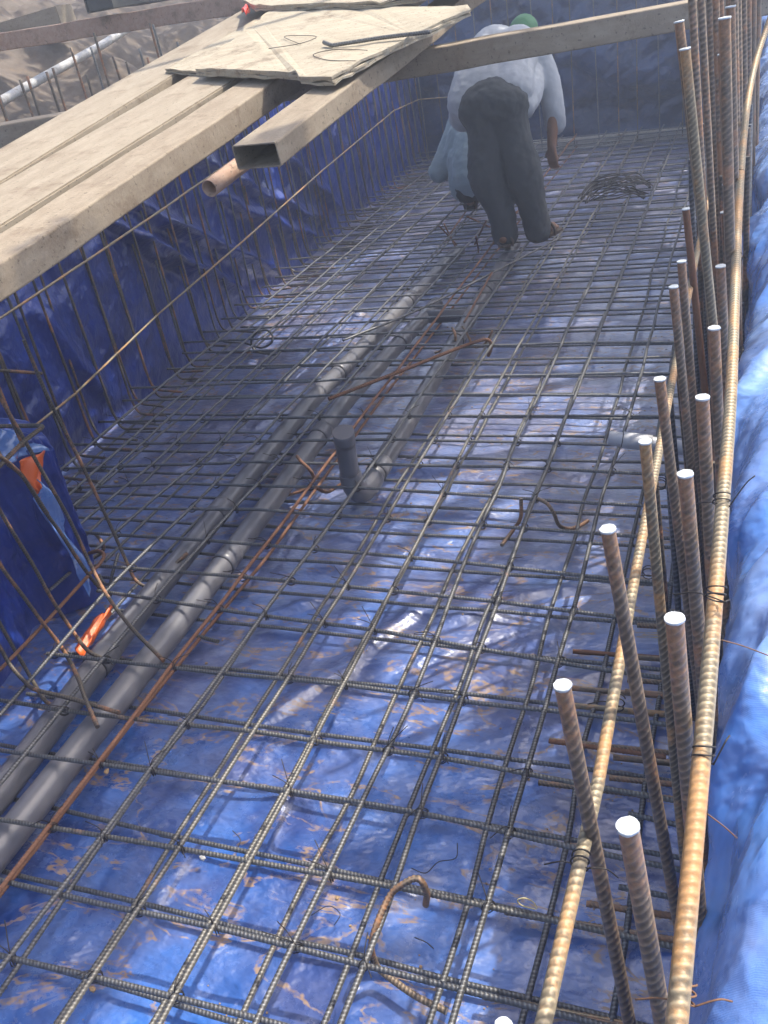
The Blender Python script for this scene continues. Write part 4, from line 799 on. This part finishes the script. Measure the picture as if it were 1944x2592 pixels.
# ================================================================== PEOPLE
def blob(name, chains, m, parent, vox=.012, wr=.0, smooth=4, base=(0, 0, 0)):
    """one continuous surface grown round chains of (x, y, z, radius, [flatten])"""
    Vs, Fs, off = [], [], 0; base = np.array(base, float)
    for ch in chains:
        P = np.array([c[:3] for c in ch], float) - base; r = np.array([c[3] for c in ch], float); fl = ch[0][4] if len(ch[0]) > 4 else None
        n = 8; Q, Rr = [], []
        sp = smoothpath(P, n); t = np.linspace(0, len(P) - 1, len(sp)); rr = np.interp(t, np.arange(len(P)), r)
        d0 = sp[0] - sp[1]; d0 /= np.linalg.norm(d0); d1 = sp[-1] - sp[-2]; d1 /= np.linalg.norm(d1)
        caps0 = [(sp[0] + d0 * rr[0] * math.cos(a), rr[0] * math.sin(a)) for a in (.15, .6, 1.1)]; caps1 = [(sp[-1] + d1 * rr[-1] * math.cos(a), rr[-1] * math.sin(a)) for a in (1.1, .6, .15)]
        PP = np.array([c[0] for c in caps0] + list(sp) + [c[0] for c in caps1]); RR = np.array([c[1] for c in caps0] + list(rr) + [c[1] for c in caps1])
        V, F, _ = tube(PP, RR, 18)
        if fl is not None:      # flatten: (centre axis index scale) along world x or y
            ax, s = fl; c = np.repeat(PP, 18, 0); c = np.concatenate([c, PP[:1], PP[-1:]]); V[:, ax] = c[:, ax] + (V[:, ax] - c[:, ax]) * s
        Vs.append(V); Fs += [tuple(int(k) + off for k in f) if f[2] != f[3] else tuple(int(k) + off for k in f[:3]) for f in F]; off += len(V)
    o = link(name, mesh(name, np.concatenate(Vs), Fs, m), parent)
    rm = o.modifiers.new('skin', 'REMESH'); rm.mode = 'VOXEL'; rm.voxel_size = vox; rm.use_smooth_shade = True
    sm = o.modifiers.new('relax', 'SMOOTH'); sm.factor = .5; sm.iterations = smooth
    if wr:
        tx = bpy.data.textures.new(name + ' folds', 'CLOUDS'); tx.noise_scale = .055; tx.noise_depth = 4; tx.noise_basis = 'BLENDER_ORIGINAL'
        dm = o.modifiers.new('folds', 'DISPLACE'); dm.texture = tx; dm.strength = wr; dm.texture_coords = 'LOCAL'; dm.mid_level = .5
    return o
def hand(o, d, side, curl=.6, s=1.):
    """palm and five fingers from wrist point o pointing along d; side = direction across the palm towards the thumb"""
    o = np.array(o, float); d = np.array(d, float); d /= np.linalg.norm(d); sd = np.array(side, float); sd -= d * (sd @ d); sd /= np.linalg.norm(sd); dn = np.cross(d, sd); ch = []
    for k in range(4):      # palm rays
        b = o + sd * (.030 - .020 * k) * s; ch.append([(*(o + sd * (.012 - .008 * k)), .019 * s), (*(b + d * .085 * s), .014 * s)])
    for k, L in enumerate((.068, .078, .072, .055)):
        b = o + sd * (.032 - .021 * k) * s + d * .088 * s; a = b + (d * math.cos(.25) + dn * math.sin(.25)) * L * .45 * s; c = a + (d * math.cos(.25 + curl) + dn * math.sin(.25 + curl)) * L * .32 * s; e = c + (d * math.cos(.3 + 2 * curl) + dn * math.sin(.3 + 2 * curl)) * L * .28 * s
        ch.append([(*b, .0095 * s), (*a, .009 * s), (*c, .008 * s), (*e, .007 * s)])
    t0 = o + sd * .026 * s + d * .025 * s; t1 = t0 + (sd * .75 + d * .6 + dn * .3) * .038 * s; t2 = t1 + (sd * .15 + d * .9 + dn * .5) * .030 * s; ch.append([(*t0, .015 * s), (*t1, .011 * s), (*t2, .009 * s)])
    return ch
def foot_ch(x, y, z, d):
    d = np.array([d[0], d[1], 0.]); d /= np.linalg.norm(d); s = np.array([-d[1], d[0], 0]); p = np.array([x, y, z]); ch = [[(*(p + (0, 0, .10)), .042), (*(p + d * .01 + (0, 0, .045)), .042), (*(p - d * .05 + (0, 0, .035)), .033)], [(*(p + (0, 0, .05)), .040), (*(p + d * .09 + (0, 0, .035)), .036), (*(p + d * .15 + (0, 0, .025)), .030)]]
    for k in range(5): b = p + d * .15 + s * (.032 - .016 * k) + np.array([0, 0, .018]); ch.append([(*b, .012), (*(b + d * (.045 - .006 * k)), .010 if k else .013)])
    return ch
def sandal(x, y, z, d, parent, base):
    d = np.array([d[0], d[1], 0.]); d /= np.linalg.norm(d); s = np.array([-d[1], d[0], 0]); p = np.array([x, y, z]) - np.array(base)
    out = [(-.085, .028), (-.07, .036), (0, .036), (.08, .044), (.15, .046), (.19, .036), (.205, .012)]; L = [p + d * a + s * b for a, b in out] + [p + d * a - s * b for a, b in out[::-1]]
    V = [q + np.array([0, 0, 0.]) for q in L] + [q + np.array([0, 0, .018]) for q in L]; n = len(L); F = [tuple(range(n))[::-1], tuple(range(n, 2 * n))] + [(i, (i + 1) % n, n + (i + 1) % n, n + i) for i in range(n)]
    o = link('sandal', mesh('sandal', V, F, M_sandal, False), parent)
    for a, h in ((.09, .075), (.03, .092), (-.055, .07)):
        P = [p + d * a + s * .044, p + d * a + s * .045 + np.array([0, 0, h * .6]), p + d * a + np.array([0, 0, h + .012]), p + d * a - s * .045 + np.array([0, 0, h * .6]), p + d * a - s * .044]; link('strap', tube_mesh('strap', smoothpath(P, 6), .009, M_sandal, 8), o)
# -- the standing worker, bent forward, seen from behind
bx, by = -1.47, 6.17; B0 = (bx, by, .17)
body = [
 [(-1.56, 6.14, .30, .052), (-1.61, 6.16, .60, .066), (-1.60, 6.20, 1.02, .095)],
 [(-1.36, 6.20, .30, .052), (-1.43, 6.20, .60, .066), (-1.46, 6.22, 1.02, .095)],
 [(-1.56, 6.21, 1.02, .10), (-1.54, 6.34, 1.13, .10), (-1.51, 6.58, 1.24, .10), (-1.48, 6.74, 1.24, .10), (-1.46, 6.84, 1.29, .06), (-1.46, 6.92, 1.31, .055)],
 [(-1.49, 6.22, 1.0, .10), (-1.50, 6.5, 1.16, .10)],
 # head hanging down
 [(-1.46, 6.90, 1.34, .070), (-1.46, 7.00, 1.33, .088), (-1.46, 7.03, 1.25, .075)],
 [(-1.46, 7.10, 1.27, .018), (-1.46, 7.125, 1.245, .013)],                     # nose
 [(-1.37, 6.99, 1.31, .020), (-1.365, 6.98, 1.28, .014)], [(-1.55, 6.99, 1.31, .020), (-1.555, 6.98, 1.28, .014)],   # ears
 # arms
 [(-1.31, 6.70, 1.24, .062), (-1.25, 6.66, .98, .048), (-1.235, 6.60, .92, .044), (-1.255, 6.52, .70, .032)],
 [(-1.64, 6.74, 1.20, .062), (-1.70, 6.78, .95, .046), (-1.66, 6.84, .70, .032)]]
body += hand((-1.255, 6.51, .69), (-.02, -.03, -1), (-.9, .4, 0), .5) + hand((-1.66, 6.84, .70), (.05, .05, -1), (.9, .3, 0), .6)
body += foot_ch(-1.55, 6.11, .188, (-.1, 1)) + foot_ch(-1.335, 6.20, .188, (.45, .9))
shear = lambda chs: [[(c[0] - .015 - .05 * max(0, c[2] - .3), *c[1:]) for c in ch] for ch in chs]
man = blob('person', shear(body), M_skin, None, .0075, 0, 2, B0); man.location = B0
tag(man, 'worker bending forward with back to the camera in dark trousers and pale shirt', 'person')
blob('trousers', shear([
 [(-1.545, 6.12, .235, .088), (-1.560, 6.125, .40, .092), (-1.620, 6.13, .62, .122), (-1.60, 6.17, .85, .118), (-1.595, 6.19, 1.02, .132)],
 [(-1.335, 6.18, .235, .090), (-1.355, 6.18, .40, .094), (-1.385, 6.17, .62, .122), (-1.43, 6.19, .85, .115), (-1.445, 6.20, 1.02, .130)],
 [(-1.62, 6.20, 1.03, .150), (-1.53, 6.20, 1.05, .155), (-1.45, 6.20, 1.03, .150)],
 [(-1.53, 6.22, 1.04, .160), (-1.52, 6.30, 1.08, .150)]]), M_trous, man, .010, .022, 3, B0)
blob('shirt', shear([
 [(-1.70, 6.26, 1.06, .150), (-1.64, 6.36, 1.19, .160), (-1.58, 6.60, 1.31, .158), (-1.52, 6.78, 1.28, .125)],
 [(-1.42, 6.28, 1.10, .145), (-1.44, 6.40, 1.20, .150), (-1.43, 6.60, 1.30, .148), (-1.44, 6.76, 1.27, .125)],
 [(-1.55, 6.30, 1.12, .155), (-1.53, 6.45, 1.23, .155), (-1.5, 6.6, 1.3, .145)], [(-1.76, 6.28, .98, .10), (-1.74, 6.42, 1.06, .13), (-1.62, 6.65, 1.15, .13)], [(-1.36, 6.27, 1.00, .085), (-1.36, 6.40, 1.06, .11), (-1.4, 6.6, 1.12, .13)],
 [(-1.33, 6.71, 1.26, .085), (-1.27, 6.68, 1.10, .080), (-1.24, 6.62, .93, .075), (-1.235, 6.61, .82, .072)],
 [(-1.64, 6.74, 1.22, .095), (-1.70, 6.77, 1.0, .085), (-1.70, 6.80, .90, .080)]]), M_shirt, man, .009, .014, 3, B0)
blob('cap', shear([[(-1.46, 6.93, 1.39, .085), (-1.46, 7.02, 1.385, .097)], [(-1.46, 7.08, 1.36, .07), (-1.46, 7.14, 1.33, .05)]]), M_cap, man, .011, 0, 2, B0)
blob('hair', shear([[(-1.46, 6.90, 1.35, .078), (-1.46, 6.98, 1.35, .092)]]), M_hair, man, .011, 0, 2, B0)
sandal(-1.55, 6.11, .170, (-.1, 1), man, B0); sandal(-1.335, 6.20, .170, (.45, .9), man, B0)
# -- the crouching worker half hidden behind him
B1 = (-2.05, 7.1, .17)
b2 = [
 [(-2.02, 7.12, .42, .13), (-2.02, 7.20, .56, .125), (-2.0, 7.30, .76, .14), (-1.98, 7.38, .86, .11), (-1.96, 7.44, .92, .055), (-1.95, 7.50, .95, .05)],
 [(-1.95, 7.52, .98, .075), (-1.95, 7.58, .97, .088), (-1.95, 7.62, .92, .07)], [(-1.95, 7.69, .95, .016), (-1.95, 7.71, .93, .012)],
 [(-1.86, 7.56, .97, .018), (-1.855, 7.55, .94, .013)], [(-2.04, 7.56, .97, .018), (-2.045, 7.55, .94, .013)],
 [(-2.10, 7.14, .40, .10), (-2.14, 7.50, .52, .075), (-2.13, 7.48, .50, .062), (-2.10, 7.26, .24, .045)], [(-1.94, 7.14, .40, .10), (-1.86, 7.50, .54, .075), (-1.86, 7.48, .50, .062), (-1.90, 7.26, .24, .045)],
 [(-2.17, 7.34, .80, .06), (-2.27, 7.28, .56, .045), (-2.22, 7.46, .36, .032)], [(-1.83, 7.38, .80, .06), (-1.76, 7.45, .56, .045), (-1.84, 7.62, .36, .032)]]
b2 += hand((-2.22, 7.46, .36), (.1, .5, -.8), (.9, 0, 0), .6) + hand((-1.84, 7.62, .36), (-.1, .5, -.8), (-.9, 0, 0), .6) + foot_ch(-2.10, 7.24, .188, (-.2, 1)) + foot_ch(-1.90, 7.24, .188, (.1, 1))
w2 = blob('person', b2, M_skin, None, .0085, 0, 2, B1); w2.location = B1
tag(w2, 'second worker in a light blue grey shirt crouching behind the bending worker', 'person')
blob('shirt', [[(-2.03, 7.12, .42, .165), (-2.03, 7.18, .58, .155), (-2.0, 7.30, .76, .16), (-1.98, 7.37, .85, .12)], [(-2.10, 7.12, .36, .12), (-2.12, 7.2, .55, .12)],
 [(-2.15, 7.33, .80, .085), (-2.26, 7.27, .58, .082), (-2.33, 7.24, .46, .085)], [(-1.85, 7.37, .80, .085), (-1.76, 7.44, .58, .08)], [(-2.12, 7.25, .72, .10), (-2.24, 7.24, .52, .08)]], M_shirt2, w2, .009, .016, 3, B1)
blob('trousers', [[(-2.08, 7.12, .36, .13), (-2.14, 7.32, .46, .11), (-2.14, 7.50, .52, .092), (-2.12, 7.38, .38, .085), (-2.10, 7.27, .26, .07)], [(-1.96, 7.12, .36, .13), (-1.88, 7.32, .46, .11), (-1.86, 7.50, .53, .092), (-1.88, 7.38, .38, .085), (-1.90, 7.27, .26, .07)]], M_black, w2, .011, .015, 4, B1)
blob('hair', [[(-1.95, 7.50, 1.0, .085), (-1.95, 7.55, 1.01, .088)]], M_hair, w2, .011, 0, 2, B1)
sandal(-2.10, 7.24, .170, (-.2, 1), w2, B1); sandal(-1.90, 7.24, .170, (.1, 1), w2, B1)
# ================================================================== ADDED SHADE TREE (unseen, put in to shade and dapple the pit)
def tree(x, y, base, label, spots, nleaf, seed):
    rr = np.random.default_rng(seed); root = tag(empty('added_shade_tree', (x, y, base)), label, 'tree')
    V, F, a = tube(smoothpath([(0, 0, -.3), (.08, .05, 1.2), (-.05, .1, 2.6), (-.3, .1, 3.7)], 6), np.linspace(.13, .06, 19), 10); tr = link('trunk', mesh('trunk', V, [tuple(f) if f[2] != f[3] else tuple(f[:3]) for f in F], M_bark), root)
    VV, FF = [], []
    for sx, sy, sz, rx, ry, rz, w in spots:
        n = int(nleaf * w); u = rr.normal(0, 1, (n, 3)); u /= np.linalg.norm(u, axis=1)[:, None]; q = u * rr.random((n, 1)) ** .4 * [rx, ry, rz] + [sx - x, sy - y, sz - base]
        for p in q:
            a = rr.normal(0, 1, 3); a /= np.linalg.norm(a); b = np.cross(a, rr.normal(0, 1, 3)); b /= np.linalg.norm(b); s = rr.uniform(.05, .1); k = len(VV); VV += [p - a * s, p + b * s * .5, p + a * s, p - b * s * .5]; FF.append((k, k + 1, k + 2, k + 3))
        lb = link('limb', tube_mesh('limb', smoothpath([(-.3, .1, 3.6), ((sx - x) * .6, (sy - y) * .5, (sz - base) * .9), (sx - x, sy - y, sz - base)], 5), .03, M_bark, 6), root)
    link('crown', mesh('crown', VV, FF, M_leaf, False), root)
HS = 5.4
def over(x, y, z=HS): k = z; return (x + .42 * k, y + .42 * k, z)
sp = []
for x, y, rx, ry, w in ((-3.55, 2.6, .42, 1.3, 4.2), (-3.55, 4.6, .45, 1.3, 4.2), (-3.3, 7.4, .6, 1.3, 4.2), (-3.2, 9.4, .8, 1.2, 4.2), (-2.0, 6.2, .8, 1.0, 4.2), (-2.2, 8.4, .8, 1.3, 3.6), (-1.2, 7.4, .7, .9, 3.0), (-.9, 9.2, 1.2, 1.0, 3.6), (-1.5, 5.0, .42, .8, 2.2), (-.7, 10.6, 1.5, .6, 2.4), (-.8, 5.9, .4, .9, 2.0),
    (-1.75, 1.05, .46, .9, 3.6), (-1.50, 2.3, .22, .8, 1.3), (-1.55, 3.9, .22, .8, 1.3), (-.62, 4.6, .16, .6, .7), (-.64, 2.9, .10, .5, .4), (-.62, 1.5, .10, .4, .3), (-1.12, 2.95, .12, .12, .12), (-1.2, 1.85, .10, .16, .12), (-.8, 1.5, .10, .22, .12), (-.95, 4.6, .25, .3, .6), (-4.6, 4.5, .8, 2.5, 4.5), (-5.6, 7.5, 1.2, 2.5, 5.5)):
    sp.append((*over(x, y), rx, ry, .35, w))
tree(2.6, 6.6, 1.05, 'added unseen leafy tree shaped to cast dappled shade over the pit', sp, 420, 3)

# ================================================================== GLARE VEIL (added volume imitating veiling glare of the lens)
hz = box_bm((-20, -9, -1.5), (14, 32, 7.5), 0); m_h = bpy.data.materials.new('lens glare veil'); m_h.use_nodes = True; nn_ = m_h.node_tree.nodes; nn_.remove(nn_['Principled BSDF']); pv = nn_.new('ShaderNodeVolumePrincipled')
pv.inputs['Color'].default_value = (.80, .84, .88, 1); pv.inputs['Density'].default_value = .020; pv.inputs['Anisotropy'].default_value = .70; m_h.node_tree.links.new(pv.outputs[0], nn_['Material Output'].inputs['Volume'])
tag(bm_obj('glare_veil', hz, m_h), kind='stuff')
